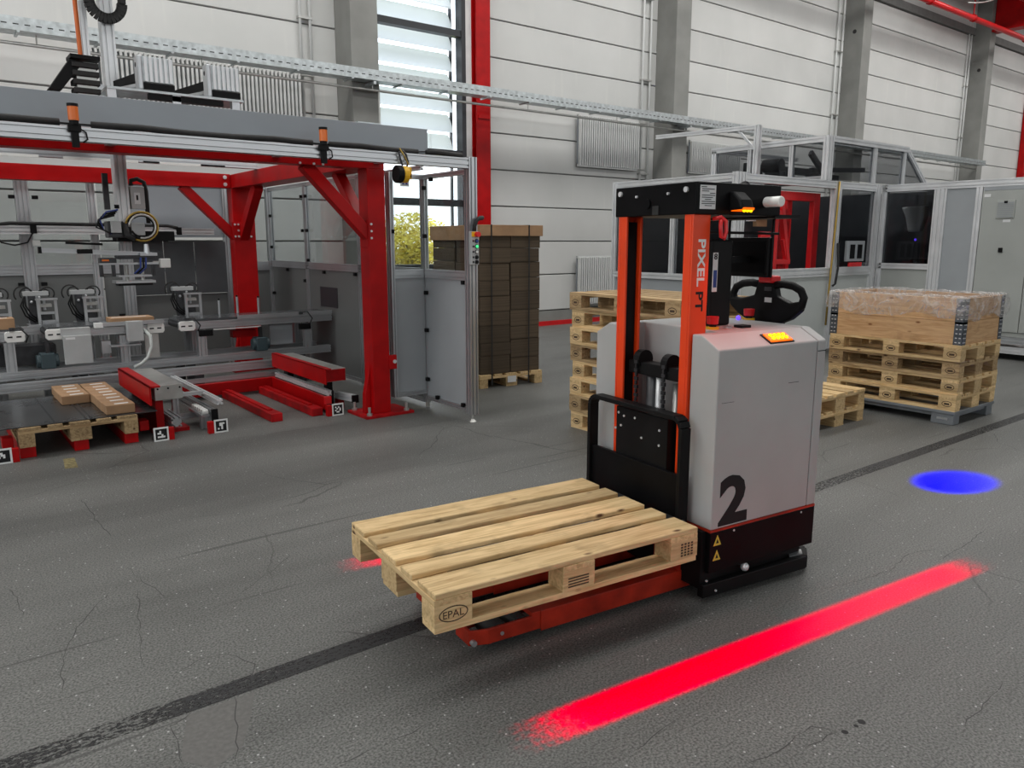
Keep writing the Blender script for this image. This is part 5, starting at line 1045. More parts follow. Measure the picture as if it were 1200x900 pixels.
# horizontal rail in front of the rear fence
hr = empty('guide_rail', (1.5, 10.0, 1.65), 0, 'horizontal aluminium rail with black cable in front of the rear fence', 'rail'); o = (1.5, 10.0, 1.65)
MB(o).prof((-1.2, 10.08, 1.695), (2.60, 10.08, 1.695), 0.08, 0.09).build('rail', 'alu_bright', hr); MB(o).prof((2.66, 10.08, 1.69), (3.05, 10.08, 1.69), 0.06, 0.075).build('rail_end', 'alu_bright', hr); MB(o).box(2.60, 2.66, 10.03, 10.13, 1.65, 1.74).build('coupling', 'black', hr)
MB(o).tube([(0.75, 10.05, 1.745), (0.9, 10.05, 1.765), (1.5, 10.05, 1.762), (2.1, 10.05, 1.758), (2.5, 10.05, 1.755), (2.62, 10.05, 1.73)], 0.02, 6).build('black_cable', 'rubber', hr, smooth=True)
MB(o).box(1.08, 1.14, 10.02, 10.05, 1.66, 1.75).build('bracket', 'black', hr); MB(o).box(1.9, 2.5, 10.05, 10.11, 1.57, 1.645).build('drive', 'black', hr)
MB(o).tube([(0.75, 10.04, 1.65), (0.80, 10.03, 1.56), (0.92, 10.03, 1.53), (1.04, 10.03, 1.56), (1.10, 10.04, 1.66)], 0.009, 6).build('loose_lead', 'black', hr, smooth=True)
# small row of bottles / parts on the mid rail of the rear fence
for k, x in enumerate((1.40, 1.52, 1.95)):
    pass

# ---- conveyor
cv = empty('roller_conveyor', (1.5, 8.5, 0), 0, 'low aluminium belt conveyor crossing the palletising cell', 'conveyor'); o = (1.5, 8.5, 0)
MB(o).prof((2.10, 8.32, 0.715), (3.78, 8.32, 0.715), 0.04, 0.075).build('side_rail', 'alu', cv); MB(o).prof((1.28, 8.32, 0.715), (1.96, 8.32, 0.715), 0.04, 0.07).build('side_rail', 'alu', cv); MB(o).prof((-1.2, 8.32, 0.72), (0.76, 8.32, 0.72), 0.04, 0.09).build('side_rail', 'alu', cv)
MB(o).prof((-1.2, 8.78, 0.72), (3.78, 8.78, 0.72), 0.04, 0.08).build('side_rail', 'alu', cv)
for xa, xb in ((2.12, 3.78), (0.95, 1.95), (-1.2, 0.76)): MB(o).box(xa, xb, 8.35, 8.76, 0.755, 0.778).build('belt', 'smokedoor', cv)
MB(o).box(2.7, 3.78, 8.29, 8.30, 0.757, 0.795).build('guide_strip', 'alu', cv); MB(o).box(1.40, 1.95, 8.26, 8.30, 0.765, 0.80).build('guide_strip', 'alu', cv); MB(o).box(1.33, 1.40, 8.25, 8.32, 0.755, 0.80).build('stopper', 'white', cv)
for (x, s) in ((2.10, 1), (1.96, -1), (0.76, -1), (0.92, 1)):
    xs_ = [x, x + s * 0.16]
    q = MB(o).prism([(min(xs_) + 0.015, 8.285, 0.665), (max(xs_) - 0.015, 8.285, 0.665), (max(xs_), 8.285, 0.69), (max(xs_), 8.285, 0.745), (max(xs_) - 0.015, 8.285, 0.765), (min(xs_) + 0.015, 8.285, 0.765), (min(xs_), 8.285, 0.745), (min(xs_), 8.285, 0.69)], (0, 0.03, 0)).build('head_plate', 'whiteplastic', cv, 0.006)
    for dx in (0.04, 0.11): MB(o).box(min(xs_) + dx - 0.02, min(xs_) + dx + 0.02, 8.283, 8.285, 0.708, 0.722).build('slot', 'rubber', q)
    MB(o).cyl((x + s * 0.05, 8.33, 0.72), (x + s * 0.05, 8.78, 0.72), 0.04, 14).build('drum', 'darkmetal', cv)
for x in (0.63, 1.585, 2.325, 3.485):
    MB(o).prof((x, 8.33, 0.395), (x, 8.33, 0.665), 0.085, 0.06, (0, 1, 0)).build('leg', 'alu', cv); MB(o).prof((x + 0.05, 8.75, 0.395), (x + 0.05, 8.75, 0.665), 0.085, 0.06, (0, 1, 0)).build('leg', 'alu', cv)
for x in (2.36, 3.44): MB(o).box(x - 0.07, x + 0.07, 8.27, 8.30, 0.60, 0.665).build('leg_clamp', 'black', cv, 0.006)
q = MB(o).box(1.05, 1.285, 8.22, 8.26, 0.43, 0.70).build('cover_plate', 'boxgrey', cv, 0.004); MB(o).box(1.07, 1.15, 8.218, 8.22, 0.665, 0.685).build('plate_label', 'paper', q)
MB(o).box(1.04, 1.29, 8.26, 8.40, 0.70, 0.765).build('drive_box', 'boxgrey', cv)
MB(o).box(1.60, 1.74, 8.18, 8.28, 0.61, 0.805).build('terminal_box', 'boxgrey', cv, 0.004); MB(o).box(1.77, 1.90, 8.30, 8.32, 0.42, 0.66).build('cover_plate', 'steel', cv); MB(o).box(3.10, 3.36, 8.45, 8.47, 0.43, 0.70).build('cover_plate', 'panelgrey', cv)
MB(o).box(1.38, 1.46, 8.3, 8.36, 0.50, 0.62).build('sensor_block', 'alu', cv); MB(o).box(1.45, 1.72, 8.22, 8.34, 0.565, 0.58).build('bracket_plate', 'alu', cv)
for x in (0.93, 2.95):
    q = MB(o).cyl((x - 0.10, 8.33, 0.47), (x + 0.08, 8.33, 0.47), 0.062, 16).build('drive_motor', 'teal', cv, 0.006); MB(o).box(x - 0.07, x + 0.05, 8.26, 8.40, 0.40, 0.545).build('gear_housing', 'teal', q, 0.008); MB(o).box(x - 0.02, x + 0.01, 8.30, 8.36, 0.545, 0.66).build('flange', 'darkmetal', q)
MB(o).box(2.72, 2.98, 8.55, 8.65, 0.53, 0.61).build('red_bracket', 'red', cv)
MB(o).box(2.45, 2.95, 8.31, 8.33, 0.655, 0.668).build('cable_tray_strip', 'whiteplastic', cv)
MB(o).tube([(1.75, 8.22, 0.72), (1.79, 8.15, 0.66), (1.79, 8.13, 0.56), (1.74, 8.1, 0.45), (1.66, 8.05, 0.40), (1.6, 8.02, 0.38)], 0.016, 8).build('grey_hose', 'panellight', cv, smooth=True)
for x in (0.66, 2.18, 3.4): MB(o).tube([(x, 8.28, 0.79), (x + 0.06, 8.24, 0.80), (x + 0.12, 8.25, 0.72), (x + 0.10, 8.28, 0.66)], 0.007, 6).build('sensor_lead', 'rubber', cv, smooth=True); MB(o).box(x - 0.02, x + 0.02, 8.27, 8.30, 0.77, 0.80).build('photo_sensor', 'darkmetal', cv)
MB(o).box(0.55, 1.02, 8.5, 8.75, 0.42, 0.60).build('cable_duct', 'darkmetal', cv)
# carton waiting at the left end of the belt and one under the gripper
for (x0, x1, y0, y1, z0, z1, lab) in ((0.40, 0.70, 8.40, 8.60, 0.778, 0.875, 'brown carton on the conveyor at the left picture edge'), (1.50, 1.90, 8.42, 8.66, 0.778, 0.822, 'flat brown carton on the conveyor right under the gripper')):
    c = empty('carton', ((x0 + x1) / 2, (y0 + y1) / 2, z0), 0, lab, 'carton'); oc = ((x0 + x1) / 2, (y0 + y1) / 2, z0)
    MB(oc).box(x0, x1, y0, y1, z0, z1).build('box', 'cardboard', c, 0.003); MB(oc).box(x0 + 0.03, x1 - 0.05, (y0 + y1) / 2 - 0.02, (y0 + y1) / 2 + 0.02, z1, z1 + 0.0008).build('label', 'paper', c)
# ---- fixtures standing on the far side of the belt
def fixture(x, lab, s=1.0, tall=True):
    e = empty('clamping_fixture', (x, 8.95, 0.0), 0, lab, 'fixture', 'clamping fixtures behind the conveyor')
    MB().prof((0, 0, 0), (0, 0, 0.74), 0.08, 0.08, (0, 1, 0)).build('stand', 'alu', e); MB().box(-0.12, 0.12, -0.10, 0.10, 0.74, 0.765).build('base_plate', 'alu', e, 0.003)
    for px_ in (-0.02, 0.13): MB().box(px_ - 0.013, px_ + 0.013, -0.09, -0.065, 0.765, 1.0).build('upright', 'alu', e)
    MB().box(-0.04, 0.15, -0.10, -0.05, 1.0, 1.018).build('cross_bar', 'alu', e); MB().box(-0.03, 0.14, -0.07, -0.05, 0.86, 0.885).build('lower_bar', 'alu', e)
    MB().box(-0.13, 0.09, 0.0, 0.07, 1.04, 1.085).build('cylinder', 'boxgrey', e, 0.004); MB().box(-0.10, 0.10, 0.0, 0.05, 0.80, 0.86).build('slide', 'darkmetal', e); MB().box(-0.09, -0.03, -0.03, 0.05, 0.765, 1.04).build('column', 'darkmetal', e)
    MB().cyl((0.04, -0.02, 0.9), (0.04, -0.02, 1.0), 0.014, 8).build('piston', 'alu', e); MB().box(-0.01, 0.10, -0.05, 0.02, 0.93, 0.96).build('jaw', 'steel', e); MB().box(0.0, 0.12, -0.09, -0.03, 0.765, 0.80).build('jaw', 'alu', e)
    for dx, r_ in ((-0.13, 0.075), (-0.10, 0.055), (0.08, 0.06), (0.05, 0.045)):
        MB().tube([(dx + r_ * math.cos(a) * (1 if dx < 0 else -1), 0.01, 1.06 + 1.05 * r_ * math.sin(a)) for a in [0.2 + 3.6 * i / 10 for i in range(11)]], 0.007, 6).build('air_hose', 'rubber', e, smooth=True)
    for k in range(3): MB().tube([(-0.12, 0, 1.04), (-0.16 + 0.02 * k, -0.02, 0.95), (-0.13 + 0.03 * k, -0.03, 0.85), (-0.05 + 0.03 * k, -0.04, 0.78)], 0.007, 6).build('air_hose', 'black', e, smooth=True)
    MB().sphere((-0.07, -0.05, 0.985), 0.014, 8, 5).sphere((0.0, -0.05, 1.03), 0.012, 8, 5).build('fitting', 'alu', e)
fixture(0.58, 'clamping fixture at the left picture edge behind the belt'); fixture(0.97, 'clamping fixture second from the left, below the thick fence post'); fixture(1.38, 'clamping fixture just left of the gripper'); fixture(2.36, 'clamping fixture right of the gripper before the smoked doors')
for (x, h, lab) in ((2.66, 0.17, 'left one of three pins on the conveyor edge'), (2.86, 0.2, 'middle one of three pins on the conveyor edge'), (3.10, 0.18, 'pin on the conveyor edge before the rear red column')):
    e = empty('stop_pin', (x, 8.77, 0.76), 0, lab, 'pin', 'pins on the conveyor edge')
    MB().cyl((0, 0, 0), (0, 0, h), 0.013, 10).build('shaft', 'alu', e); MB().cyl((0, 0, h), (0, 0, h + 0.02), 0.010, 10).build('tip', 'black', e)
# ---- base rails
brl = empty('base_frame', (1.5, 8.2, 0), 0, 'aluminium base rails on the floor below the conveyor', 'base frame'); o = (1.5, 8.2, 0)
MB(o).prof((-1.2, 8.34, 0.355), (3.75, 8.34, 0.355), 0.09, 0.08).build('rail', 'alu', brl); MB(o).prof((-1.2, 8.06, 0.285), (3.0, 8.06, 0.285), 0.09, 0.08).build('rail', 'alu', brl); MB(o).prof((1.75, 8.02, 0.185), (3.0, 8.02, 0.185), 0.05, 0.045).build('rail', 'alu', brl); MB(o).prof((-1.2, 8.75, 0.355), (3.75, 8.75, 0.355), 0.09, 0.08).build('rail', 'alu', brl)
for x in (-0.2, 1.2, 2.2, 3.4):
    for y in (8.34, 8.06, 8.75):
        if y == 8.06 and x > 3: continue
        MB(o).box(x - 0.04, x + 0.04, y - 0.03, y + 0.03, 0, 0.315 if y != 8.06 else 0.245).build('foot', 'darkmetal', brl)
MB(o).box(-1.2, 3.7, 8.42, 8.68, 0.0, 0.02).build('drip_tray', 'darkmetal', brl)

# ================================================================== DOCKS
# loaded dock: feet, pallet, slip sheet, cartons
pd = pallet((0.885, 7.10, 0.085), PI / 2, 'pallet on red feet in the loaded dock at the left', None, 'wood_old', False, 0.0)
ft = empty('dock_feet', (0.885, 6.6, 0), 0, 'red feet carrying the pallet in the loaded dock', 'dock feet')
for x in (0.535, 0.885, 1.235):
    MB((0.885, 6.6, 0)).box(x - 0.05, x + 0.05, 6.53, 7.65, 0, 0.085).build('foot_rail', 'red', ft, 0.005)
for x in (0.42, 1.35): MB((0.885, 6.6, 0)).box(x - 0.035, x + 0.035, 6.60, 6.72, 0.07, 0.15).build('side_stop', 'red', ft, 0.004)
ss = empty('slip_sheet', (0.9, 7.1, 0.2295), 0, 'shiny black slip sheet on the loaded dock pallet', 'sheet')
MB((0.9, 7.1, 0.2295)).box(0.36, 1.44, 6.53, 7.72, 0.2295, 0.236).build('sheet', 'slipsheet', ss, 0.001)
for x in (0.72, 0.93, 0.965): MB((0.9, 7.1, 0.2295)).box(x, x + 0.012, 6.55, 7.7, 0.236, 0.238).build('ridge', 'darkmetal', ss)
cmesh = MB().box(-0.104, 0.104, -0.0715, 0.0715, 0, 0.074).mesh('box', 'cardboard'); lmesh = MB().box(-0.05, 0.05, -0.018, 0.018, 0.074, 0.0748).mesh('label', 'paper'); tmesh = MB().box(-0.105, 0.105, -0.004, 0.004, 0.0742, 0.0746).mesh('tape_seam', 'cardboard')
ordn = ['front', 'second', 'third', 'fourth', 'fifth', 'sixth', 'seventh', 'rearmost']
for col_, x, y0, n_ in (('right', 1.182, 6.64, 8), ('left', 0.968, 7.275, 4)):
    for i in range(n_):
        nm = ordn[i] if not (i == n_ - 1) else 'rearmost'
        e = empty('carton', (x + random.uniform(-0.004, 0.004), y0 + i * 0.1505, 0.238), random.uniform(-0.015, 0.015), nm + ' small brown carton in the %s row on the black slip sheet' % ('longer right' if col_ == 'right' else 'shorter left'), 'carton', 'small cartons on the slip sheet')
        link('box', cmesh, e, 0.005, 2); q = link('label', lmesh, e); q.location = (0.015, -0.02, 0)
# red Z guard with steel plate
zg = empty('dock_guard', (1.5, 7.0, 0), 0, 'red guard plate with grey steel top between the two docks', 'guard'); o = (1.5, 7.0, 0)
MB(o).box(1.385, 1.40, 6.50, 7.66, 0.285, 0.44).box(1.385, 1.47, 6.50, 7.66, 0.425, 0.44).build('red_plate', 'red', zg, 0.003)
MB(o).box(1.445, 1.66, 6.60, 7.62, 0.30, 0.422).build('steel_box', 'steel', zg, 0.004)
for x in (1.47, 1.55, 1.64): MB(o).cyl((x, 6.60, 0.395), (x, 6.595, 0.395), 0.008, 8).build('hole', 'black', zg)
MB(o).box(1.47, 1.53, 6.72, 7.6, 0.03, 0.30).build('red_post', 'red', zg); MB(o).box(1.44, 1.72, 6.70, 7.62, 0.0, 0.03).build('red_foot', 'red_worn', zg)
# left bay aluminium profile stubs
pb = empty('profile_stop', (1.9, 7.2, 0), 0, 'aluminium profile stop with white rollers beside the empty dock', 'profile stop'); o = (1.9, 7.2, 0)
MB(o).prof((1.93, 6.52, 0.245), (1.93, 8.0, 0.245), 0.05, 0.045).build('top_profile', 'alu_bright', pb); MB(o).prof((1.90, 6.60, 0.12), (1.90, 7.9, 0.12), 0.045, 0.10).build('side_profile', 'alu', pb); MB(o).box(1.875, 1.925, 6.575, 6.60, 0.06, 0.175).build('end_cap', 'black', pb)
MB(o).prof((1.66, 6.95, 0.265), (1.92, 6.95, 0.265), 0.045, 0.03).build('tie_profile', 'alu_bright', pb); MB(o).prof((1.66, 6.95, 0.07), (1.92, 6.95, 0.07), 0.045, 0.045).build('tie_profile', 'alu', pb); MB(o).prof((1.68, 6.95, 0.07), (1.68, 6.95, 0.25), 0.05, 0.05, (0, 1, 0)).build('upright_profile', 'alu', pb); MB(o).prof((1.60, 6.62, 0.10), (1.60, 7.0, 0.10), 0.08, 0.08).build('stub_profile', 'alu', pb)
MB(o).box(1.80, 1.87, 6.62, 7.0, 0.11, 0.13).build('roller_bed', 'alu', pb)
for k in range(6): MB(o).cyl((1.815, 6.65 + k * 0.06, 0.150), (1.86, 6.65 + k * 0.06, 0.150), 0.022, 12).build('white_roller', 'whiteplastic', pb)
MB(o).prof((1.85, 6.70, 0.0), (1.85, 6.70, 0.11), 0.08, 0.05, (0, 1, 0)).build('foot_profile', 'alu', pb)
# empty dock: two red bars, red cross piece, right hand guard
for (x, lab) in ((2.42, 'left red floor bar in the empty dock'), (2.80, 'right red floor bar in the empty dock, beside the block')):
    e = empty('dock_bar', (x, 7.2, 0), 0, lab, 'dock bar', 'red floor bars of the empty dock')
    MB().box(-0.052, 0.052, -0.66, 0.72, 0.0, 0.075).build('bar', 'red_worn', e, 0.006); MB().box(-0.02, 0.02, -0.5, 0.7, 0.075, 0.085).build('wear_strip', 'red', e)
xb_ = empty('dock_crossbar', (2.4, 7.96, 0), 0, 'red cross bar closing the rear of the empty dock', 'cross bar'); MB((2.4, 7.96, 0)).box(1.98, 2.98, 7.93, 7.985, 0.03, 0.155).build('bar', 'red', xb_, 0.004); MB((2.4, 7.96, 0)).box(2.0, 2.1, 7.93, 7.98, 0, 0.03).box(2.85, 2.95, 7.93, 7.98, 0, 0.03).build('foot', 'red', xb_)
xr_ = empty('dock_side_rail', (2.93, 7.3, 0), 0, 'aluminium rail with red side plate along the empty dock', 'side rail'); o = (2.93, 7.3, 0)
MB(o).prof((2.955, 6.60, 0.185), (2.955, 7.92, 0.185), 0.05, 0.045).build('profile', 'alu_bright', xr_); MB(o).box(2.895, 2.92, 6.60, 7.92, 0.035, 0.16).build('red_plate', 'red', xr_, 0.003); MB(o).box(2.89, 2.955, 6.57, 6.60, 0.09, 0.16).build('red_end', 'brightred', xr_, 0.003); MB(o).box(2.97, 2.985, 6.585, 6.60, 0.08, 0.21).build('end_cap', 'black', xr_); MB(o).box(2.93, 2.985, 6.66, 7.9, 0.0, 0.16).build('support', 'darkmetal', xr_)
gb = empty('dock_block', (3.0, 7.1, 0), 0, 'red and grey block on posts at the right of the empty dock', 'block'); o = (3.0, 7.1, 0)
MB(o).box(2.90, 2.912, 6.56, 7.90, 0.275, 0.42).box(2.90, 2.96, 6.56, 7.90, 0.41, 0.42).build('red_plate', 'red', gb, 0.003); MB(o).box(2.915, 3.13, 6.62, 7.88, 0.285, 0.405).build('steel_box', 'steel', gb, 0.003); MB(o).box(2.92, 3.12, 6.61, 6.62, 0.29, 0.40).build('end_plate', 'red_worn', gb); MB(o).box(2.99, 3.05, 6.75, 6.81, 0.0, 0.285).build('post', 'black', gb); MB(o).box(2.99, 3.05, 7.7, 7.76, 0.0, 0.285).build('post', 'black', gb)
fs = empty('floor_stop', (3.1, 6.6, 0), 0, 'short aluminium stop in front of the red column base', 'stop'); o = (3.1, 6.6, 0)
MB(o).prof((3.09, 6.75, 0.13), (3.15, 6.50, 0.13), 0.06, 0.06).build('profile', 'alu_bright', fs); MB(o).box(3.12, 3.18, 6.47, 6.50, 0.09, 0.16).build('end_cap', 'black', fs); MB(o).box(3.08, 3.14, 6.7, 6.78, 0.0, 0.10).build('foot', 'red_worn', fs)
# fiducial markers
cells = {0: [(1, 1), (2, 1), (2, 2), (3, 2), (1, 3), (3, 3)], 1: [(2, 1), (1, 2), (2, 2), (3, 3), (1, 4), (2, 4), (4, 4), (3, 4)], 2: [(2, 1), (3, 1), (3, 2), (2, 2), (3, 4), (1, 4), (3, 3), (4, 1)], 3: [(1, 1), (3, 1), (2, 2), (4, 2), (1, 3), (4, 3), (2, 4), (3, 4)]}
for k, (x, lab) in enumerate(((0.372, 'square black and white marker at the left picture edge'), (1.437, 'square marker plate in front of the loaded dock guard'), (1.906, 'square marker plate before the white roller stop'), (2.958, 'square marker plate before the red and grey block'))):
    e = empty('marker_plate', (x, 6.45, 0), 0, lab, 'marker', 'square floor markers of the docks')
    MB().box(-0.056, 0.056, 0.0, 0.006, 0.0, 0.112).build('white_plate', 'white', e); q = MB().box(-0.043, 0.043, -0.001, 0.0, 0.013, 0.099).build('black_field', 'print', e)
    for (i, j) in cells[k]: MB().box(-0.043 + 0.0143 * i, -0.043 + 0.0143 * (i + 1), -0.0016, -0.001, 0.099 - 0.0143 * (j + 1), 0.099 - 0.0143 * j).build('white_cell', 'white', q)
    MB().box(0.056 if k < 2 else -0.10, 0.10 if k < 2 else -0.056, 0.0, 0.05, 0.0, 0.10).build('red_bracket', 'red', e, 0.003)
    MB().box(-0.05, 0.05, 0.006, 0.10, 0.0, 0.02).build('foot', 'darkmetal', e)

# ================================================================== RIGHT ASSEMBLY MACHINE
rm = empty('assembly_machine', (9.8, 7.0, 0), 0, 'large aluminium framed assembly machine with smoked windows at the right', 'machine'); o = (9.8, 7.0, 0)
def rp_(p0, p1, w, h, name='profile', up=(0, 0, 1), mat='alu_bright'): return MB(o).prof(p0, p1, w, h, up, 0.06, 0.009).build(name, mat, rm)
def rbx(name, mat, *a, bev=0): return MB(o).box(*a).build(name, mat, rm, bev)
XA, YA, XD, ZT = 8.05, 5.97, 11.57, 2.40
# left face
rp_((XA + 0.04, 8.05, 0.05), (XA + 0.04, 8.05, ZT), 0.08, 0.08, 'post', (0, 1, 0)); rp_((XA + 0.04, 6.97, 1.15), (XA + 0.04, 6.97, 2.30), 0.08, 0.07, 'mullion', (0, 1, 0)); rp_((XA + 0.10, YA + 0.04, 0.05), (XA + 0.10, YA + 0.04, ZT + 0.01), 0.18, 0.08, 'corner_post', (0, 1, 0))
for z, h in ((2.345, 0.10), (1.11, 0.08), (0.09, 0.08)): rp_((XA + 0.04, YA + 0.08, z), (XA + 0.04, 8.01, z), 0.08, h, 'rail')
rbx('smoked_pane', 'glass_smoke', XA + 0.03, XA + 0.04, 7.01, 8.01, 1.15, 2.295); rbx('smoked_pane', 'glass_smoke', XA + 0.03, XA + 0.04, 6.05, 6.93, 1.15, 2.295)
rbx('lower_panel', 'panelgrey', XA + 0.03, XA + 0.05, 6.05, 8.01, 0.13, 1.07)
# front face
for x, w in ((10.36, 0.16), (11.45, 0.14)): rp_((x, YA + 0.04, 0.05), (x, YA + 0.04, ZT), w, 0.08, 'post', (0, 1, 0))
for xa, xb in ((8.24, 10.28), (10.44, 11.38)):
    for z, h in ((2.345, 0.10), (1.15, 0.12), (0.09, 0.08)): rp_((xa, YA + 0.04, z), (xb, YA + 0.04, z), 0.08, h, 'rail')
    rbx('lower_panel', 'panellight', xa, xb, YA + 0.03, YA + 0.05, 0.13, 1.09)
rbx('smoked_pane', 'glass_smoke', 10.44, 11.38, YA + 0.03, YA + 0.04, 1.21, 2.295)
# wing face towards the camera
rp_((XD + 0.04, YA, 2.345), (XD + 0.04, 2.4, 2.345), 0.08, 0.10, 'rail'); rp_((XD + 0.04, 5.23, 1.215), (XD + 0.04, YA, 1.215), 0.08, 0.08, 'rail')
rp_((XD + 0.04, YA - 0.02, 0.05), (XD + 0.04, YA - 0.02, ZT), 0.08, 0.08, 'post', (0, 1, 0)); rp_((XD + 0.04, 5.145, 0.30), (XD + 0.04, 5.145, 2.295), 0.08, 0.17, 'post', (0, 1, 0)); rp_((XD + 0.04, 4.64, 0.30), (XD + 0.04, 4.64, 2.295), 0.08, 0.08, 'post', (0, 1, 0))
rbx('smoked_pane', 'glass_smoke', XD + 0.03, XD + 0.04, 5.23, 5.93, 1.255, 2.295); rbx('lower_panel', 'cabinet', XD + 0.03, XD + 0.05, 5.23, 5.93, 0.13, 1.175); rbx('side_panel', 'panelgrey', XD + 0.02, XD + 0.05, 4.68, 5.06, 0.31, 2.295)
rp_((XD + 0.04, 2.4, 0.26), (XD + 0.04, YA, 0.26), 0.08, 0.09, 'base_rail', mat='alu'); rp_((XD + 0.04, 2.4, 0.13), (XD + 0.04, YA, 0.13), 0.08, 0.09, 'base_rail'); rbx('toe_recess', 'rubber', XD + 0.25, XD + 0.27, 2.4, YA, 0, 0.10)
cabt = rbx('cabinet_body', 'cabinet', XD + 0.02, 13.4, 2.4, 4.595, 0.31, 2.295)
for ya, yb_ in ((3.985, 4.59), (3.2, 3.975), (2.42, 3.19)):
    d = MB(o).box(XD - 0.005, XD + 0.018, ya, yb_, 0.375, 2.24).build('cabinet_door', 'cabinet', rm, 0.004)
    if yb_ > 4.5:
        MB(o).box(XD - 0.02, XD - 0.006, 4.18, 4.40, 1.875, 2.11).build('air_vent', 'cabinet', d, 0.004)
        for k in range(8): MB(o).box(XD - 0.026, XD - 0.02, 4.195, 4.385, 1.89 + k * 0.026, 1.902 + k * 0.026).build('vent_slat', 'panelgrey', d)
        MB(o).box(XD - 0.03, XD - 0.02, 4.27, 4.31, 2.07, 2.10).build('vent_badge', 'black', d); MB(o).box(XD - 0.008, XD - 0.006, 4.22, 4.31, 1.825, 1.86).build('door_label', 'paper', d); MB(o).box(XD - 0.02, XD - 0.006, 4.275, 4.325, 1.43, 1.49).build('door_latch', 'black', d); MB(o).box(XD - 0.008, XD - 0.006, 4.49, 4.57, 2.16, 2.20).build('door_label', 'paper', d)
rbx('upper_strip', 'panelgrey', XD + 0.0, XD + 0.019, 2.4, 4.59, 2.245, 2.293)
# rear walls and roof of the enclosure
rbx('rear_wall', 'frame_dark', XA + 0.1, 13.4, 8.06, 8.10, 0.05, 2.38); rbx('side_wall', 'frame_dark', 13.36, 13.4, 4.6, 8.06, 0.05, 2.38); rbx('roof_sheet', 'panelgrey', XD + 0.1, 13.35, 2.4, YA + 0.1, 2.375, 2.395); rbx('machine_bed', 'darkmetal', 8.5, 13.2, 6.35, 7.9, 0.1, 1.02)
# tall upper guard
U0, U1, UY0, UY1, UZ = 10.08, 12.0, 5.97, 7.90, 2.99
rp_((U0, UY0 + 0.04, 2.40), (U0, UY0 + 0.04, UZ), 0.14, 0.08, 'upper_post', (0, 1, 0)); rp_((U0, UY1, 2.40), (U0, UY1, UZ - 0.04), 0.08, 0.08, 'upper_post', (0, 1, 0)); rp_((11.30, UY0 + 0.04, 2.40), (11.30, UY0 + 0.04, UZ - 0.08), 0.09, 0.06, 'upper_post', (0, 1, 0)); rp_((12.18, UY0 + 0.04, 2.40), (12.18, UY0 + 0.04, UZ - 0.08), 0.06, 0.06, 'upper_post', (0, 1, 0))
for y in (7.26, 6.56): rp_((U0, y, 2.42), (U0, y, UZ - 0.08), 0.06, 0.06, 'upper_post', (0, 1, 0))
rp_((U0, UY0 + 0.08, UZ - 0.04), (U0, UY1 + 0.04, UZ - 0.04), 0.08, 0.08, 'upper_rail'); rp_((U0 + 0.07, UY0 + 0.04, UZ - 0.04), (12.28, UY0 + 0.04, UZ - 0.04), 0.08, 0.08, 'upper_rail'); rp_((12.28, UY0 + 0.04, UZ - 0.06), (13.0, UY0 + 0.04, 2.42), 0.07, 0.06, 'sloping_rail', (0, 1, 0)); rp_((U0, UY0 + 0.08, 2.43), (U0, UY1 + 0.04, 2.43), 0.06, 0.06, 'upper_rail', mat='alu'); rp_((U0, UY1, UZ - 0.04), (12.28, UY1, UZ - 0.04), 0.06, 0.06, 'upper_rail', mat='alu')
for ya, yb_ in ((6.06, 6.53), (6.59, 7.23), (7.29, 7.86)): rbx('smoked_pane', 'glass_smoke', U0 - 0.005, U0 + 0.005, ya, yb_, 2.46, UZ - 0.08)
for xa, xb in ((10.15, 11.255), (11.345, 12.15)): rbx('smoked_pane', 'glass_smoke', xa, xb, UY0 + 0.035, UY0 + 0.045, 2.42, UZ - 0.08)
MB(o).prism([(12.21, UY0 + 0.035, 2.42), (12.92, UY0 + 0.035, 2.42), (12.27, UY0 + 0.035, UZ - 0.10), (12.21, UY0 + 0.035, UZ - 0.08)], (0, 0.01, 0)).build('smoked_pane', 'glass_smoke', rm)
# mechanism glimpsed in the upper guard
rbx('upper_drive', 'darkmetal', 10.6, 11.9, 7.2, 7.35, 2.62, 2.72, bev=0.01); MB(o).cyl((10.5, 7.0, 2.70), (10.5, 7.3, 2.70), 0.10, 16).build('upper_motor', 'darkmetal', rm, 0.01); rbx('upper_actuator', 'frame_dark', 10.45, 10.7, 6.9, 7.25, 2.40, 2.60); MB(o).bar((10.6, 6.6, 2.85), (11.2, 6.6, 2.42), 0.05, 0.08).build('upper_brace', 'frame_dark', rm); MB(o).bar((10.8, 6.7, 2.62), (12.3, 6.7, 2.70), 0.06, 0.07).build('upper_brace', 'frame_dark', rm); rbx('upper_block', 'frame_dark', 10.35, 10.9, 6.3, 6.5, 2.40, 2.52)
for k in range(4): MB(o).cyl((10.3 + 0.2 * k, 7.5, 2.4), (10.3 + 0.2 * k, 7.5, 2.75), 0.03, 8).build('upper_tube', 'darkmetal', rm)
# gantry rail above the roof
rp_((9.50, 8.60, 3.18), (9.80, 6.95, 3.18), 0.06, 0.06, 'gantry_rail'); rp_((9.80, 6.95, 2.40), (9.80, 6.95, 3.21), 0.08, 0.08, 'gantry_post', (0, 1, 0)); MB(o).bar((9.75, 7.25, 3.16), (9.80, 6.97, 2.85), 0.03, 0.03).build('gantry_strut', 'alu', rm)
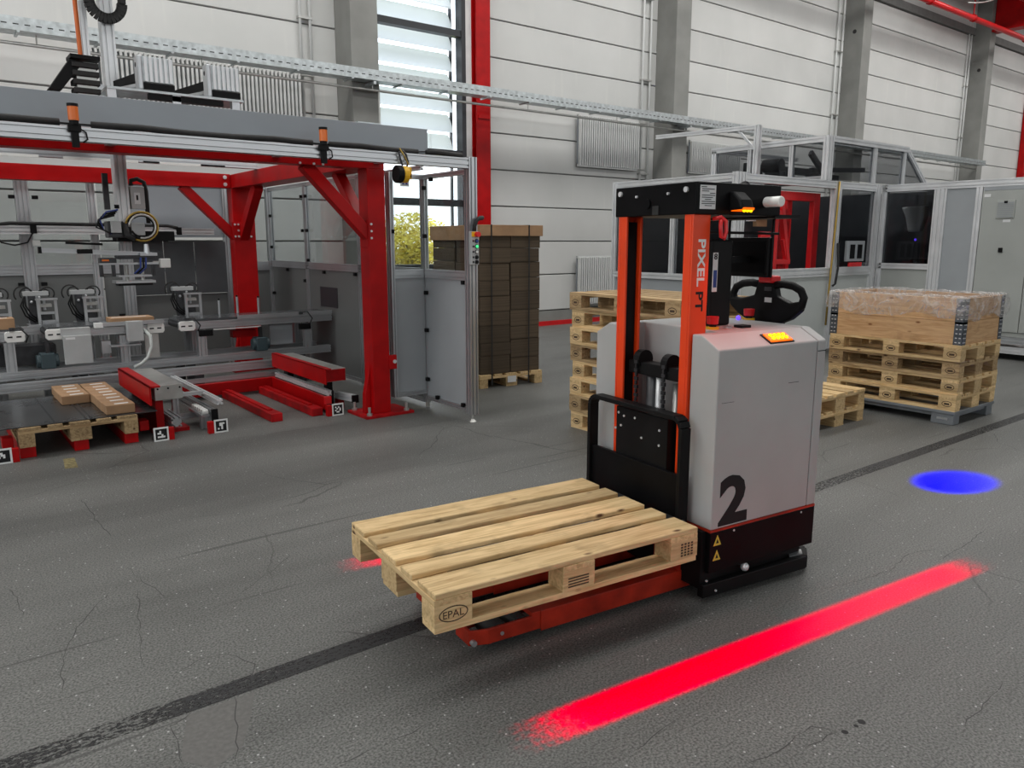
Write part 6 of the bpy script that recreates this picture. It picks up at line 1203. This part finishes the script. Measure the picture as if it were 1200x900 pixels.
# red tooling frame inside the front window
rf = empty('red_tooling_frame', (10.4, 6.5, 1.02), 0, 'red tooling frame standing inside the machine opening', 'tooling frame'); o3 = (10.4, 6.5, 1.02)
def rfb(name, *a, mat='brightred'): return MB(o3).box(*a).build(name, mat, rf, 0.006)
rfb('frame_upright', 10.47, 10.62, 6.40, 6.48, 1.02, 2.26); rfb('frame_upright', 10.03, 10.15, 6.55, 6.63, 1.02, 2.22); rfb('frame_top', 9.35, 10.47, 6.40, 6.48, 2.14, 2.26); rfb('frame_bottom', 10.0, 10.47, 6.40, 6.48, 1.10, 1.17); rfb('frame_bar', 8.90, 9.55, 6.30, 6.36, 1.90, 1.99)
MB(o3).bar((9.52, 6.33, 2.14), (9.75, 6.33, 1.32), 0.07, 0.07).build('sloping_leg', 'brightred', rf, 0.005); MB(o3).bar((9.62, 6.33, 1.60), (9.74, 6.33, 1.30), 0.05, 0.05).build('sloping_leg', 'brightred', rf); rfb('foot_bar', 9.45, 9.80, 6.30, 6.36, 1.26, 1.33); rfb('stem', 9.40, 9.47, 6.30, 6.36, 1.02, 1.92)
MB(o3).prism([(9.72, 6.45, 1.04), (9.90, 6.45, 1.04), (9.97, 6.45, 2.02), (9.72, 6.45, 2.02)], (0, 0.01, 0)).build('pink_shield', 'red_worn', rf)
rfb('holder', 9.0, 9.22, 6.25, 6.30, 1.60, 1.70); rfb('holder_stem', 9.08, 9.17, 6.25, 6.30, 1.35, 1.60); rfb('base', 9.0, 10.62, 6.36, 6.6, 1.02, 1.04, mat='darkmetal')
for (x0, x1, z0, z1, mt, y) in ((8.62, 8.72, 1.02, 2.25, 'alu_bright', 6.5), (8.80, 8.84, 1.02, 2.25, 'frame_dark', 6.45), (9.1, 9.4, 1.30, 1.80, 'frame_dark', 6.7), (9.25, 9.40, 1.85, 1.92, 'white', 6.62), (9.42, 9.66, 1.78, 1.88, 'cardboard', 6.62), (8.5, 8.6, 1.85, 2.1, 'paper', 6.7), (10.2, 10.28, 1.62, 1.8, 'paper', 6.7)):
    MB(o).box(x0, x1, y, y + 0.06, z0, z1).build('inner_fitting', mt, rm)
# things seen in the other windows: robot and switch unit
rb_ = empty('robot_arm', (12.5, 5.7, 0.0), 0, 'pale robot arm behind the smoked wing window', 'robot'); o4 = (12.5, 5.7, 0.0)
MB(o4).cyl((12.6, 5.8, 0), (12.6, 5.8, 1.3), 0.16, 14).build('pedestal', 'frame_dark', rb_); MB(o4).prism([(12.4, 5.72, 2.12), (12.4, 6.10, 2.10), (12.4, 6.02, 1.95), (12.4, 5.96, 1.72), (12.4, 5.78, 1.72), (12.4, 5.72, 1.95)], (0.16, 0, 0)).build('upper_arm', 'boxgrey', rb_, 0.03); MB(o4).cyl((12.5, 5.55, 1.55), (12.5, 5.55, 2.15), 0.05, 10).build('forearm', 'boxgrey', rb_); MB(o4).tube([(12.4, 5.45, 1.3), (12.4, 5.42, 1.8), (12.4, 5.46, 2.15), (12.4, 5.6, 2.25)], 0.025, 8).build('dress_hose', 'rubber', rb_, smooth=True); MB(o4).sphere((12.35, 5.80, 1.60), 0.02, 8, 6).build('status_light', 'led_blue', rb_, smooth=True); MB(o4).box(12.38, 12.7, 5.3, 6.1, 1.35, 1.55).build('tool_plate', 'frame_dark', rb_)
MB(o4).box(12.0, 12.9, 5.2, 6.2, 0.9, 1.1).build('work_table', 'darkmetal', rb_)
su = empty('switch_unit', (10.85, 5.95, 1.28), 0, 'grey twin switch unit on the machine front by the yellow cable', 'switch unit'); o5 = (10.85, 5.95, 1.28)
MB(o5).box(10.62, 11.10, 5.93, 5.97, 1.29, 1.58).build('housing', 'panelgrey', su, 0.006)
for x in (10.70, 10.90): MB(o5).box(x, x + 0.12, 5.922, 5.93, 1.33, 1.53).build('display', 'black', su)
MB(o5).box(10.66, 11.0, 5.90, 5.93, 1.215, 1.275).build('red_handle', 'brightred', su, 0.006)
yc_ = empty('yellow_cable', (10.28, 5.95, 0.9), 0, 'yellow cable hanging down the machine corner post', 'cable'); MB((10.28, 5.95, 0.9)).tube([(10.33, 5.955, 2.39), (10.31, 5.95, 2.0), (10.28, 5.95, 1.5), (10.25, 5.95, 0.9), (10.24, 5.955, 0.4)], 0.014, 6).build('cable', 'brass', yc_, smooth=True); MB((10.28, 5.95, 0.9)).tube([(10.40, 5.95, 1.55), (10.41, 5.93, 1.2), (10.37, 5.93, 0.98), (10.33, 5.95, 0.95)], 0.016, 6).build('black_loop', 'rubber', yc_, smooth=True)
